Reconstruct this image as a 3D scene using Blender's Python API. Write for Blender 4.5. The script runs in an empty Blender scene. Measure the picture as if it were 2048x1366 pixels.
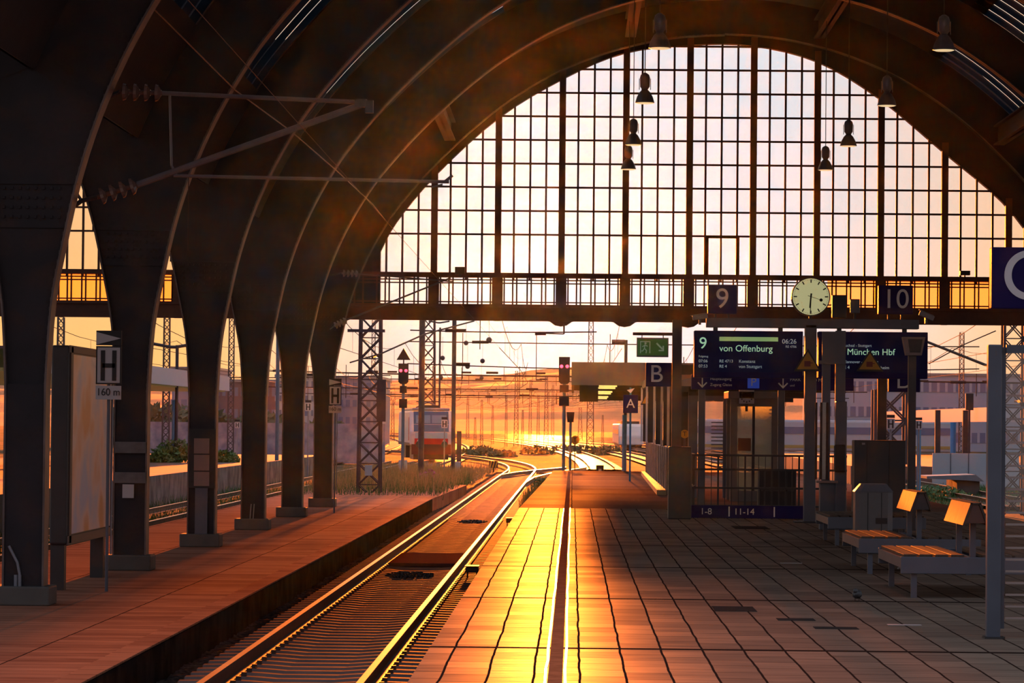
import bpy, math, random
from math import sin, cos, pi, radians, sqrt
from mathutils import Vector, Matrix
random.seed(7)
S = bpy.context.scene
C = S.collection

# ---------------------------------------------------------------- camera
F, VX, VY, ROLL = 7000.0, 1145.0, 850.0, 0.0096      # focal length in px, vanishing point of the tracks, roll
EYE = 1.75
cam_d = bpy.data.cameras.new('camera'); cam = bpy.data.objects.new('camera', cam_d); C.objects.link(cam)
cam_d.sensor_fit = 'HORIZONTAL'; cam_d.sensor_width = 36.0
cam_d.lens = 36.0 * F / 2048
cam_d.clip_start = 1.0; cam_d.clip_end = 9000
du, dv = (VX - 1024) + 1.6, (683 - VY) + 1.2           # vanishing point relative to the frame centre (up positive), before the roll
cam.location = (0, 0, EYE)
yaw = math.atan(du / F); pit = math.atan(-dv / F)
# world forward is +Y; turn a little left of the tracks and up, then roll
cam.matrix_world = (Matrix.Translation((0, 0, EYE)) @ Matrix.Rotation(yaw, 4, 'Z') @ Matrix.Rotation(pi/2 + pit, 4, 'X') @ Matrix.Rotation(ROLL, 4, 'Z'))
S.camera = cam

def at(px, py, d):
    """point at depth d along the tracks seen at photo pixel (px, py)"""
    u, v = px - VX, VY - py
    u0 = u * cos(ROLL) - v * sin(ROLL); v0 = v * cos(ROLL) + u * sin(ROLL)
    return Vector((u0 * d / F, d, EYE + v0 * d / F))
def ground_at(px, py, z=0.0):
    """point on the horizontal plane z seen at photo pixel"""
    p = at(px, py, 1.0); k = (z - EYE) / (p.z - EYE)
    return Vector((p.x * k, k, z))

# ---------------------------------------------------------------- light, sky, exposure
SUN_DIR = Vector((-0.0070, 1.0, 0.0425)).normalized()
sd = bpy.data.lights.new('sun', 'SUN'); sun = bpy.data.objects.new('sun', sd); C.objects.link(sun)
sd.energy = 26.0; sd.color = (1.0, 0.185, 0.016); sd.angle = radians(0.7)
sun.rotation_euler = (-SUN_DIR).to_track_quat('-Z', 'Y').to_euler()
S.view_settings.view_transform = 'Standard'; S.view_settings.look = 'None'
S.view_settings.exposure = 0.0; S.view_settings.gamma = 1.0
S.view_settings.use_curve_mapping = False
S.cycles.use_denoising = True
S.cycles.max_bounces = 7; S.cycles.transparent_max_bounces = 16; S.cycles.volume_bounces = 0
S.cycles.caustics_reflective = False; S.cycles.caustics_refractive = False
S.cycles.sample_clamp_indirect = 4.0

W = bpy.data.worlds.new('sky'); S.world = W; W.use_nodes = True
def world():
    nt = W.node_tree; N = nt.nodes; L = nt.links; N.clear()
    out = N.new('ShaderNodeOutputWorld'); bg = N.new('ShaderNodeBackground'); L.new(bg.outputs[0], out.inputs[0])
    tc = N.new('ShaderNodeTexCoord'); sep = N.new('ShaderNodeSeparateXYZ'); L.new(tc.outputs['Generated'], sep.inputs[0])
    def m(op, a, b=None, clamp=False):
        n = N.new('ShaderNodeMath'); n.operation = op; n.use_clamp = clamp
        for i, v in enumerate((a, b)):
            if v is None: continue
            if isinstance(v, (int, float)): n.inputs[i].default_value = v
            else: L.new(v, n.inputs[i])
        return n.outputs[0]
    def sm(x, a, b):
        n = N.new('ShaderNodeMapRange'); n.interpolation_type = 'SMOOTHSTEP'
        n.inputs[1].default_value = a; n.inputs[2].default_value = b
        L.new(x, n.inputs[0]); return n.outputs[0]
    def mix(f, a, b):
        n = N.new('ShaderNodeMix'); n.data_type = 'RGBA'; L.new(f, n.inputs[0])
        for i, v in ((6, a), (7, b)):
            if isinstance(v, tuple): n.inputs[i].default_value = (*v, 1)
            else: L.new(v, n.inputs[i])
        return n.outputs[2]
    X, Y, Z = sep.outputs
    dx = m('DIVIDE', m('SUBTRACT', X, 0.018), 0.13)
    dz = m('DIVIDE', m('MINIMUM', m('SUBTRACT', Z, 0.045), 0), 0.13)
    r = m('SQRT', m('ADD', m('MULTIPLY', dx, dx), m('MULTIPLY', dz, dz)))
    warm = mix(sm(Z, 0.0, 0.12), (0.93, 0.52, 0.17), (0.80, 0.55, 0.33))
    front = mix(sm(r, 0.25, 1.05), (0.72, 0.80, 0.87), warm)
    amb = mix(sm(Z, 0.0, 0.6), (0.44, 0.33, 0.28), (0.30, 0.40, 0.56))
    amb = mix(sm(Y, -0.5, 0.5), amb, (0.46, 0.50, 0.60))
    f = m('MULTIPLY', sm(Y, 0.55, 0.97), m('SUBTRACT', 1, sm(Z, 0.15, 0.45)))
    L.new(mix(f, amb, front), bg.inputs[0]); bg.inputs[1].default_value = 1.0
world()

# ---------------------------------------------------------------- materials
MATS = {}
def mat(name, col, rough=0.6, metal=0.0, spec=0.5, noise=0.0, scale=4.0, col2=None, emit=None, estr=0.0, bump=0.0, stretch=(1, 1, 1)):
    if name in MATS: return MATS[name]
    M = bpy.data.materials.new(name); M.use_nodes = True; nt = M.node_tree; N = nt.nodes; L = nt.links
    b = N['Principled BSDF']
    b.inputs['Base Color'].default_value = (*col, 1); b.inputs['Roughness'].default_value = rough
    b.inputs['Metallic'].default_value = metal; b.inputs['Specular IOR Level'].default_value = spec
    if noise or col2 or bump:
        g = N.new('ShaderNodeNewGeometry'); mp = N.new('ShaderNodeMapping'); mp.inputs['Scale'].default_value = stretch
        L.new(g.outputs['Position'], mp.inputs[0])
        t = N.new('ShaderNodeTexNoise'); t.inputs['Scale'].default_value = scale; t.inputs['Detail'].default_value = 5
        L.new(mp.outputs[0], t.inputs['Vector'])
        rp = N.new('ShaderNodeMapRange'); rp.inputs[1].default_value = 0.35; rp.inputs[2].default_value = 0.65
        L.new(t.outputs[0], rp.inputs[0])
        mx = N.new('ShaderNodeMix'); mx.data_type = 'RGBA'; L.new(rp.outputs[0], mx.inputs[0])
        c2 = col2 or tuple(c * (1 - noise) for c in col)
        mx.inputs[6].default_value = (*col, 1); mx.inputs[7].default_value = (*c2, 1)
        L.new(mx.outputs[2], b.inputs['Base Color'])
        if bump:
            bp = N.new('ShaderNodeBump'); bp.inputs['Strength'].default_value = bump; bp.inputs['Distance'].default_value = 0.02
            L.new(t.outputs[0], bp.inputs['Height']); L.new(bp.outputs[0], b.inputs['Normal'])
    if emit:
        b.inputs['Emission Color'].default_value = (*emit, 1); b.inputs['Emission Strength'].default_value = estr
    MATS[name] = M; return M
def glass(name, tint=(1, 1, 1), gloss=0.08, rough=0.05, frost=0.0):
    M = bpy.data.materials.new(name); M.use_nodes = True; nt = M.node_tree; N = nt.nodes; L = nt.links
    N.remove(N['Principled BSDF']); out = N['Material Output']
    tr = N.new('ShaderNodeBsdfTransparent'); tr.inputs[0].default_value = (*tint, 1)
    last = tr.outputs[0]
    if frost:
        tl = N.new('ShaderNodeBsdfTranslucent'); tl.inputs[0].default_value = (*tint, 1)
        m0 = N.new('ShaderNodeMixShader'); m0.inputs[0].default_value = frost
        L.new(last, m0.inputs[1]); L.new(tl.outputs[0], m0.inputs[2]); last = m0.outputs[0]
    gl = N.new('ShaderNodeBsdfGlossy'); gl.inputs['Roughness'].default_value = rough
    mx = N.new('ShaderNodeMixShader'); mx.inputs[0].default_value = gloss
    L.new(last, mx.inputs[1]); L.new(gl.outputs[0], mx.inputs[2]); L.new(mx.outputs[0], out.inputs[0])
    MATS[name] = M; return M

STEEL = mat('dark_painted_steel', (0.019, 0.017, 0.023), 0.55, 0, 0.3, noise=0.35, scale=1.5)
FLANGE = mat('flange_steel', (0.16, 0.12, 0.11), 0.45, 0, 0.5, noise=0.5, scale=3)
FRAME = mat('window_steel', (0.10, 0.030, 0.014), 0.5, noise=0.3)
ROOF = mat('roof_boards', (0.05, 0.042, 0.045), 0.7, noise=0.3, stretch=(1, 8, 1))

GREY = mat('grey_paint', (0.10, 0.11, 0.14), 0.4, noise=0.2, scale=2)
GREYL = mat('light_grey_paint', (0.22, 0.23, 0.26), 0.4, noise=0.15)
DARK = mat('dark_metal', (0.03, 0.028, 0.03), 0.45, noise=0.2)
NAVY = mat('navy_sign', (0.016, 0.010, 0.10), 0.5, spec=0.1)
NAVYD = mat('navy_display', (0.010, 0.012, 0.10), 0.4, spec=0.1)
WHITE = mat('white_lettering', (0.85, 0.87, 0.92), 0.5)
LEDG = mat('display_text', (0.2, 0.3, 0.2), 0.5, emit=(0.45, 0.75, 0.50), estr=0.55)
LEDW = mat('display_text_white', (0.2, 0.2, 0.2), 0.5, emit=(0.45, 0.55, 0.62), estr=0.35)
SIGNW = mat('sign_white', (0.48, 0.47, 0.48), 0.5)
BLACK = mat('black_paint', (0.008, 0.008, 0.009), 0.5)
YEL = mat('warning_yellow', (0.45, 0.24, 0.02), 0.5)
RUSTY = mat('rail_side', (0.10, 0.045, 0.025), 0.6, noise=0.4, scale=8)
RAILTOP = mat('rail_head', (0.75, 0.62, 0.50), 0.22, 1.0)
CONC = mat('concrete', (0.13, 0.115, 0.10), 0.75, noise=0.4, scale=1.2, bump=0.3)
SLEEPER = mat('steel_sleeper', (0.24, 0.10, 0.055), 0.7, spec=0.0, noise=0.4, scale=3)
BALLAST = mat('ballast', (0.10, 0.065, 0.05), 0.95, spec=0.0, col2=(0.025, 0.016, 0.014), scale=14, bump=1.0)
WOOD = mat('bench_slats', (0.12, 0.08, 0.06), 0.55, spec=0.04, noise=0.3, scale=5, stretch=(6, 1, 6))
CLOCK = mat('clock_dial', (0.5, 0.5, 0.3), 0.5, emit=(0.62, 0.60, 0.30), estr=0.55)
LENS = mat('lamp_glow', (0.6, 0.55, 0.4), 0.4, emit=(1.0, 0.75, 0.4), estr=0.7)
LAMPM = mat('lamp_aluminium', (0.22, 0.24, 0.28), 0.35, 0.4)
GREEN = mat('exit_green', (0.03, 0.09, 0.02), 0.4, emit=(0.05, 0.12, 0.02), estr=0.25)
RED = mat('signal_red', (0.3, 0, 0.01), 0.4, emit=(1.0, 0.03, 0.08), estr=6.0)
AMBER = mat('amber_glow', (0.3, .1, .01), 0.4, emit=(1.0, 0.35, 0.03), estr=1.2)
BLUEP = mat('blue_post', (0.05, 0.22, 0.42), 0.5)
CREAM = mat('cream_fascia', (0.15, 0.10, 0.07), 0.6)
PALE = mat('pale_fascia', (0.46, 0.47, 0.52), 0.6)
PINKC = mat('grubby_panel', (0.30, 0.19, 0.16), 0.6, noise=0.3, scale=3)
LEAF = mat('green_leaves', (0.10, 0.20, 0.04), 0.6, col2=(0.04, 0.10, 0.02), scale=3)
LEAFT = mat('dry_grass', (0.42, 0.32, 0.15), 0.8, spec=0.1, col2=(0.20, 0.20, 0.08), scale=2)
PURPLE = mat('purple_flowers', (0.28, 0.10, 0.20), 0.7)
INSUL = mat('insulator_brown', (0.16, 0.09, 0.07), 0.25)
PIPE = mat('catenary_pipe', (0.12, 0.105, 0.115), 0.4, noise=0.2)
MAST = mat('mast_steel', (0.055, 0.045, 0.055), 0.6, noise=0.3)
WIRE = mat('wire', (0.05, 0.03, 0.025), 0.7, spec=0.1)
GLASS = glass('clear_glass')
GLASSW = glass('window_glass', (0.97, 0.97, 0.97), 0.03)
GLASSA = glass('amber_glass', (1.0, 0.74, 0.42), 0.03, frost=0.15)
GLASSR = glass('skylight_glass', (0.85, 0.95, 1.0), 0.05, frost=0.95)

SLATE = glass('roof_slats', (0.05, 0.075, 0.095), 0.05, 0.3, frost=1.0)
SLATE.node_tree.nodes['Mix Shader'].inputs[0].default_value = 1.0
GLASSD = glass('dim_skylight_glass', (0.22, 0.18, 0.17), 0.03, frost=0.95)  # weaker light in the right-hand skylights put into a darker glass tint
def gradient_poster():
    M = bpy.data.materials.new('poster_print'); M.use_nodes = True; nt = M.node_tree; N = nt.nodes; L = nt.links
    b = N['Principled BSDF']; b.inputs['Roughness'].default_value = 0.35
    g = N.new('ShaderNodeNewGeometry'); mp = N.new('ShaderNodeMapping'); mp.inputs['Scale'].default_value = (1, 0.5, 0.6)
    L.new(g.outputs['Position'], mp.inputs[0]); t = N.new('ShaderNodeTexNoise'); t.inputs['Scale'].default_value = 1.6
    L.new(mp.outputs[0], t.inputs['Vector']); cr = N.new('ShaderNodeValToRGB'); L.new(t.outputs[0], cr.inputs[0])
    e = cr.color_ramp.elements; e[0].position = 0.35; e[0].color = (0.85, 0.40, 0.15, 1); e[1].position = 0.62; e[1].color = (0.55, 0.65, 0.85, 1)
    k = e.new(0.47); k.color = (0.95, 0.70, 0.62, 1)
    L.new(cr.outputs[0], b.inputs['Base Color']); return M
POSTER = gradient_poster()

def platform_mat(name, colA, colB, jx, j0, jy, rough, joint=0.018, xs=None, row=None, major=None, gw=0.02):
    """slabs: joints along the tracks every jx, rows every jy, broad dark joints every `major`"""
    M = bpy.data.materials.new(name); M.use_nodes = True; nt = M.node_tree; N = nt.nodes; L = nt.links
    b = N['Principled BSDF']; b.inputs['Specular IOR Level'].default_value = 0.0
    g = N.new('ShaderNodeNewGeometry'); sp = N.new('ShaderNodeSeparateXYZ'); L.new(g.outputs['Position'], sp.inputs[0])
    def m(op, a, bb=None, c=None):
        n = N.new('ShaderNodeMath'); n.operation = op
        for i, v in enumerate((a, bb, c)):
            if v is None: continue
            if isinstance(v, (int, float)): n.inputs[i].default_value = v
            else: L.new(v, n.inputs[i])
        return n.outputs[0]
    X, Y = sp.outputs[0], sp.outputs[1]
    # slightly wandering joints
    nz = N.new('ShaderNodeTexNoise'); nz.inputs['Scale'].default_value = 0.8; L.new(g.outputs['Position'], nz.inputs['Vector'])
    Xw = m('ADD', X, m('MULTIPLY', m('SUBTRACT', nz.outputs[0], 0.5), 0.03))
    fx = m('DIVIDE', m('SUBTRACT', Xw, j0), jx); ix = m('FLOOR', fx)
    lx = m('SUBTRACT', fx, ix)
    dxj = m('MULTIPLY', m('MINIMUM', lx, m('SUBTRACT', 1, lx)), jx)
    fy = m('ADD', m('DIVIDE', Y, jy), m('MULTIPLY', m('FRACT', m('MULTIPLY', ix, 0.37)), 1.0 if row is None else row)); iy = m('FLOOR', fy)
    ly = m('SUBTRACT', fy, iy); dyj = m('MULTIPLY', m('MINIMUM', ly, m('SUBTRACT', 1, ly)), jy)
    J = m('LESS_THAN', dxj, joint / 2)
    J2 = m('MULTIPLY', m('LESS_THAN', dyj, joint), 0.55)
    Jt = m('MAXIMUM', J, J2)
    if major:
        fm = m('DIVIDE', m('ADD', Y, 4.1), major); lm = m('SUBTRACT', fm, m('FLOOR', fm))
        dm = m('MULTIPLY', m('MINIMUM', lm, m('SUBTRACT', 1, lm)), major)
        Jt = m('MAXIMUM', Jt, m('LESS_THAN', dm, 0.09))
    cx = N.new('ShaderNodeCombineXYZ'); L.new(ix, cx.inputs[0]); L.new(iy, cx.inputs[1])
    wn = N.new('ShaderNodeTexWhiteNoise'); wn.noise_dimensions = '3D'; L.new(cx.outputs[0], wn.inputs['Vector'])
    mp = N.new('ShaderNodeMapping'); mp.inputs['Scale'].default_value = (1.2, 5.5, 1); L.new(g.outputs['Position'], mp.inputs[0])
    st = N.new('ShaderNodeTexNoise'); st.inputs['Scale'].default_value = 1.5; st.inputs['Detail'].default_value = 6; L.new(mp.outputs[0], st.inputs['Vector'])
    big = N.new('ShaderNodeTexNoise'); big.inputs['Scale'].default_value = 0.35; L.new(g.outputs['Position'], big.inputs['Vector'])
    f = m('ADD', m('MULTIPLY', wn.outputs[0], 0.35), m('ADD', m('MULTIPLY', st.outputs[0], 0.7), m('MULTIPLY', big.outputs[0], 0.25)))
    mr = N.new('ShaderNodeMapRange'); mr.inputs[1].default_value = 0.35; mr.inputs[2].default_value = 0.95; L.new(f, mr.inputs[0])
    mx = N.new('ShaderNodeMix'); mx.data_type = 'RGBA'; L.new(mr.outputs[0], mx.inputs[0])
    mx.inputs[6].default_value = (*colA, 1); mx.inputs[7].default_value = (*colB, 1)
    mj = N.new('ShaderNodeMix'); mj.data_type = 'RGBA'; L.new(Jt, mj.inputs[0]); L.new(mx.outputs[2], mj.inputs[6]); mj.inputs[7].default_value = (0.035, 0.02, 0.015, 1)
    L.new(mj.outputs[2], b.inputs['Base Color'])
    rr = m('ADD', m('MULTIPLY', st.outputs[0], 0.28), rough - 0.14); gl = N.new('ShaderNodeBsdfGlossy'); L.new(rr, gl.inputs['Roughness']); mxs = N.new('ShaderNodeMixShader')
    wet = m('MULTIPLY', m('SUBTRACT', 1, Jt), m('MULTIPLY', m('ADD', m('MULTIPLY', st.outputs[0], 1.4), m('MULTIPLY', wn.outputs[0], 0.6)), gw)); L.new(wet, mxs.inputs[0])
    L.new(b.outputs[0], mxs.inputs[1]); L.new(gl.outputs[0], mxs.inputs[2]); L.new(mxs.outputs[0], N['Material Output'].inputs[0])
    h = m('ADD', m('MULTIPLY', st.outputs[0], 0.5), m('ADD', m('MULTIPLY', wn.outputs[0], 0.2), m('MULTIPLY', Jt, -1.0)))
    bp = N.new('ShaderNodeBump'); bp.inputs['Strength'].default_value = 0.35; bp.inputs['Distance'].default_value = 0.006
    L.new(h, bp.inputs['Height']); L.new(bp.outputs[0], b.inputs['Normal']); L.new(bp.outputs[0], gl.inputs['Normal'])
    return M
SLAB = platform_mat('concrete_slabs', (0.16, 0.105, 0.075), (0.29, 0.19, 0.13), 0.322, 0.065, 0.66, 0.40, major=7.9, gw=0.026)
PAVE = platform_mat('red_paving', (0.26, 0.085, 0.045), (0.46, 0.17, 0.085), 1.9, 0.3, 0.42, 0.6, row=0.0, gw=0.07)
ASPH = platform_mat('far_paving', (0.17, 0.09, 0.06), (0.26, 0.14, 0.09), 2.5, 0.0, 2.2, 0.45, row=0.0, gw=0.007)

def ground_mat():
    M = bpy.data.materials.new('yard_ground'); M.use_nodes = True; nt = M.node_tree; N = nt.nodes; L = nt.links
    b = N['Principled BSDF']; b.inputs['Roughness'].default_value = 0.9; b.inputs['Specular IOR Level'].default_value = 0.005
    g = N.new('ShaderNodeNewGeometry')
    t = N.new('ShaderNodeTexNoise'); t.inputs['Scale'].default_value = 0.09; t.inputs['Detail'].default_value = 8; L.new(g.outputs['Position'], t.inputs['Vector'])
    cr = N.new('ShaderNodeValToRGB'); L.new(t.outputs[0], cr.inputs[0]); e = cr.color_ramp.elements
    e[0].position = 0.40; e[0].color = (0.05, 0.07, 0.025, 1); e[1].position = 0.60; e[1].color = (0.18, 0.11, 0.06, 1)
    k = e.new(0.5); k.color = (0.11, 0.075, 0.045, 1)
    L.new(cr.outputs[0], b.inputs['Base Color'])
    t2 = N.new('ShaderNodeTexNoise'); t2.inputs['Scale'].default_value = 5; L.new(g.outputs['Position'], t2.inputs['Vector'])
    bp = N.new('ShaderNodeBump'); bp.inputs['Distance'].default_value = 0.06; L.new(t2.outputs[0], bp.inputs['Height']); L.new(bp.outputs[0], b.inputs['Normal'])
    return M
GROUND = ground_mat()

def sheen(M, w, rough):
    nt = M.node_tree; N = nt.nodes; gl = N.new('ShaderNodeBsdfGlossy'); gl.inputs['Roughness'].default_value = rough
    mx = N.new('ShaderNodeMixShader'); mx.inputs[0].default_value = w; b = N['Principled BSDF']
    nt.links.new(b.outputs[0], mx.inputs[1]); nt.links.new(gl.outputs[0], mx.inputs[2]); nt.links.new(mx.outputs[0], N['Material Output'].inputs[0])
    if b.inputs['Normal'].links: nt.links.new(b.inputs['Normal'].links[0].from_socket, gl.inputs['Normal'])
sheen(PINKC, 0.12, 0.35); sheen(SLEEPER, 0.08, 0.5); sheen(BALLAST, 0.006, 0.6)
# ---------------------------------------------------------------- builders
def tag(o, label=None, cat=None, group=None, kind=None):
    if label: o['label'] = label
    if cat: o['category'] = cat
    if group: o['group'] = group
    if kind: o['kind'] = kind
    return o
def thing(name, loc, label, cat, group=None, rz=0.0):
    o = bpy.data.objects.new(name, None); C.objects.link(o); o.empty_display_size = 0.2
    o.location = loc; o.rotation_euler = (0, 0, rz)
    return tag(o, label, cat, group)
class MB:
    """collects shapes into one mesh; o = origin subtracted from every coordinate"""
    def __init__(s, o=(0, 0, 0)): s.v = []; s.f = []; s.o = Vector(o)
    def add(s, vs, fs):
        n = len(s.v); s.v += [tuple(Vector(p) - s.o) for p in vs]; s.f += [tuple(i + n for i in f) for f in fs]; return s
    def box(s, a, b):
        x0, y0, z0 = a; x1, y1, z1 = b
        return s.add([(x0,y0,z0),(x1,y0,z0),(x1,y1,z0),(x0,y1,z0),(x0,y0,z1),(x1,y0,z1),(x1,y1,z1),(x0,y1,z1)],
                     [(0,3,2,1),(4,5,6,7),(0,1,5,4),(1,2,6,5),(2,3,7,6),(3,0,4,7)])
    def cbox(s, c, d): return s.box([c[i] - d[i]/2 for i in range(3)], [c[i] + d[i]/2 for i in range(3)])
    def tube(s, p, q, r, n=6, r2=None):
        p, q = Vector(p), Vector(q); a = (q - p)
        if a.length < 1e-6: return s
        a.normalize(); u = a.orthogonal().normalized(); w = a.cross(u); r2 = r if r2 is None else r2
        vs = [p + (u*cos(2*pi*i/n) + w*sin(2*pi*i/n))*r for i in range(n)] + [q + (u*cos(2*pi*i/n) + w*sin(2*pi*i/n))*r2 for i in range(n)]
        fs = [(i, (i+1)%n, n+(i+1)%n, n+i) for i in range(n)] + [tuple(reversed(range(n))), tuple(range(n, 2*n))]
        return s.add(vs, fs)
    def path(s, pts, r, n=6):
        for a, b in zip(pts, pts[1:]): s.tube(a, b, r, n)
        return s
    def lathe(s, c, prof, n=20, axis='Z'):
        vs = []; k = len(prof)
        for r, h in prof:
            for i in range(n):
                a = 2*pi*i/n
                p = (r*cos(a), r*sin(a), h) if axis == 'Z' else ((r*cos(a), h, r*sin(a)) if axis == 'Y' else (h, r*cos(a), r*sin(a)))
                vs.append((c[0]+p[0], c[1]+p[1], c[2]+p[2]))
        fs = [(j*n+i, j*n+(i+1)%n, (j+1)*n+(i+1)%n, (j+1)*n+i) for j in range(k-1) for i in range(n)]
        fs += [tuple(range(n)), tuple(range((k-1)*n, k*n))]
        return s.add(vs, fs)
    def disc(s, c, r, y0, y1, n=32): return s.lathe((c[0], 0, c[2]), [(r, y0), (r, y1)], n, 'Y')
    def prism(s, pts, y0, y1):
        """outline in XZ pushed from y0 to y1"""
        n = len(pts); vs = [(x, y0, z) for x, z in pts] + [(x, y1, z) for x, z in pts]
        return s.add(vs, [tuple(range(n)), tuple(range(2*n-1, n-1, -1))] + [(i, n+i, n+(i+1)%n, (i+1)%n) for i in range(n)])
    def prismx(s, pts, x0, x1):
        n = len(pts); vs = [(x0, y, z) for y, z in pts] + [(x1, y, z) for y, z in pts]
        return s.add(vs, [tuple(range(n)), tuple(range(2*n-1, n-1, -1))] + [(i, n+i, n+(i+1)%n, (i+1)%n) for i in range(n)])
    def prismz(s, pts, z0, z1):
        n = len(pts); vs = [(x, y, z0) for x, y in pts] + [(x, y, z1) for x, y in pts]
        return s.add(vs, [tuple(range(n)), tuple(range(2*n-1, n-1, -1))] + [(i, n+i, n+(i+1)%n, (i+1)%n) for i in range(n)])
    def ball(s, c, r, n=8, sq=(1, 1, 1)):
        prof = [(max(1e-3, sin(pi*j/n)), -cos(pi*j/n)) for j in range(n+1)]; m = n*2; vs = []
        for rr, h in prof:
            for i in range(m): vs.append((c[0]+r*sq[0]*rr*cos(2*pi*i/m), c[1]+r*sq[1]*rr*sin(2*pi*i/m), c[2]+r*sq[2]*h))
        return s.add(vs, [(j*m+i, j*m+(i+1)%m, (j+1)*m+(i+1)%m, (j+1)*m+i) for j in range(n) for i in range(m)])
    def build(s, name, material, parent=None, smooth=False, bevel=0.0):
        me = bpy.data.meshes.new(name); me.from_pydata(s.v, [], s.f); me.materials.append(material)
        import bmesh
        bm = bmesh.new(); bm.from_mesh(me); bmesh.ops.recalc_face_normals(bm, faces=bm.faces); bm.to_mesh(me); bm.free()
        if smooth: me.polygons.foreach_set('use_smooth', [True]*len(me.polygons))
        o = bpy.data.objects.new(name, me); C.objects.link(o)
        if parent is not None: o.parent = parent
        if parent is None: o.location = s.o
        if bevel:
            b = o.modifiers.new('bevel', 'BEVEL'); b.width = bevel; b.segments = 2; b.limit_method = 'ANGLE'
        return o
def struct(name, m, material, **k): return tag(m.build(name, material, **k), kind='structure')
def text(s, size, loc, parent, material, name='lettering', align='CENTER', ext=0.004, rz=0.0, shear=0.0, sx=1.0):
    cu = bpy.data.curves.new(name, 'FONT'); cu.body = s; cu.size = size; cu.extrude = ext; cu.align_x = align; cu.align_y = 'CENTER'
    cu.materials.append(material); o = bpy.data.objects.new(name, cu); C.objects.link(o)
    bpy.context.view_layer.update(); me = bpy.data.meshes.new_from_object(o); bpy.data.objects.remove(o)
    if parent.type == 'EMPTY':
        for nm in ('screen', 'box', 'panel', 'board_face', 'disc'):
            k = [c for c in children(parent) if c.name.split('.')[0] == nm and c.location.length < 1e-6]
            if k and not (nm == 'board_face'): parent = k[0]; break
    o = bpy.data.objects.new(name, me); C.objects.link(o)
    o.parent = parent; o.location = loc; o.rotation_euler = (pi/2, 0, rz); o.scale = (sx, 1, 1); return o
def children(o): return [c for c in bpy.data.objects if c.parent == o]
def copy_tree(o, parent=None):
    c = o.copy(); C.objects.link(c)
    if parent is not None: c.parent = parent
    for ch in children(o): copy_tree(ch, c)
    return c

# ================================================================ THE SETTING
Y1, BAY = 43.9, 10.5
RIBS = [Y1 + BAY*i for i in range(-1, 6)]            # the last one stands at the end wall
YE = RIBS[-1]
ZL = -0.57                                            # low left platform
ZR, ZB = -0.72, -1.0                                 # rail head, ballast
CX = 4.1                                              # arch centre line
PX = -6.87                                            # axis of the left row of pillars
HALF = [(10.72, -0.6), (10.72, 2.2), (10.66, 3.2), (10.52, 4.0), (10.32, 4.9), (10.02, 5.8), (9.6, 6.7), (9.05, 7.6), (8.4, 8.4), (7.75, 9.1),
        (6.85, 9.95), (5.9, 10.7), (4.8, 11.38), (3.7, 11.87), (2.6, 12.22), (1.3, 12.47), (0.0, 12.55)]
def smooth_curve(pts, n=4):
    out = []
    for i in range(len(pts)-1):
        p0 = pts[max(i-1, 0)]; p1 = pts[i]; p2 = pts[i+1]; p3 = pts[min(i+2, len(pts)-1)]
        for k in range(n):
            t = k/n
            out.append(tuple(0.5*((2*p1[j]) + (-p0[j]+p2[j])*t + (2*p0[j]-5*p1[j]+4*p2[j]-p3[j])*t*t + (-p0[j]+3*p1[j]-3*p2[j]+p3[j])*t**3) for j in (0, 1)))
    out.append(pts[-1]); return out
HC = smooth_curve(HALF[1:], 4)
def offset(curve, d):
    out = []
    for i, (x, z) in enumerate(curve):
        a = curve[max(i-1, 0)]; b = curve[min(i+1, len(curve)-1)]
        tx, tz = b[0]-a[0], b[1]-a[1]; l = sqrt(tx*tx+tz*tz); out.append((x + tz/l*d, z - tx/l*d))
    return out
HO = offset(HC, 1.0)
def left(c): return [(CX - dx, z) for dx, z in c]
def right(c): return [(CX + dx, z) for dx, z in c]
def mirror(c): return [(2*PX - x, z) for x, z in c]
INL, OUTL = left(HC), left(HO)
# extrados above the valley only
iv = next(i for i, (x, z) in enumerate(OUTL) if x > PX and z > 5)
OUT_ABOVE = OUTL[iv:]; ZV = OUTL[iv][1]

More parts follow.
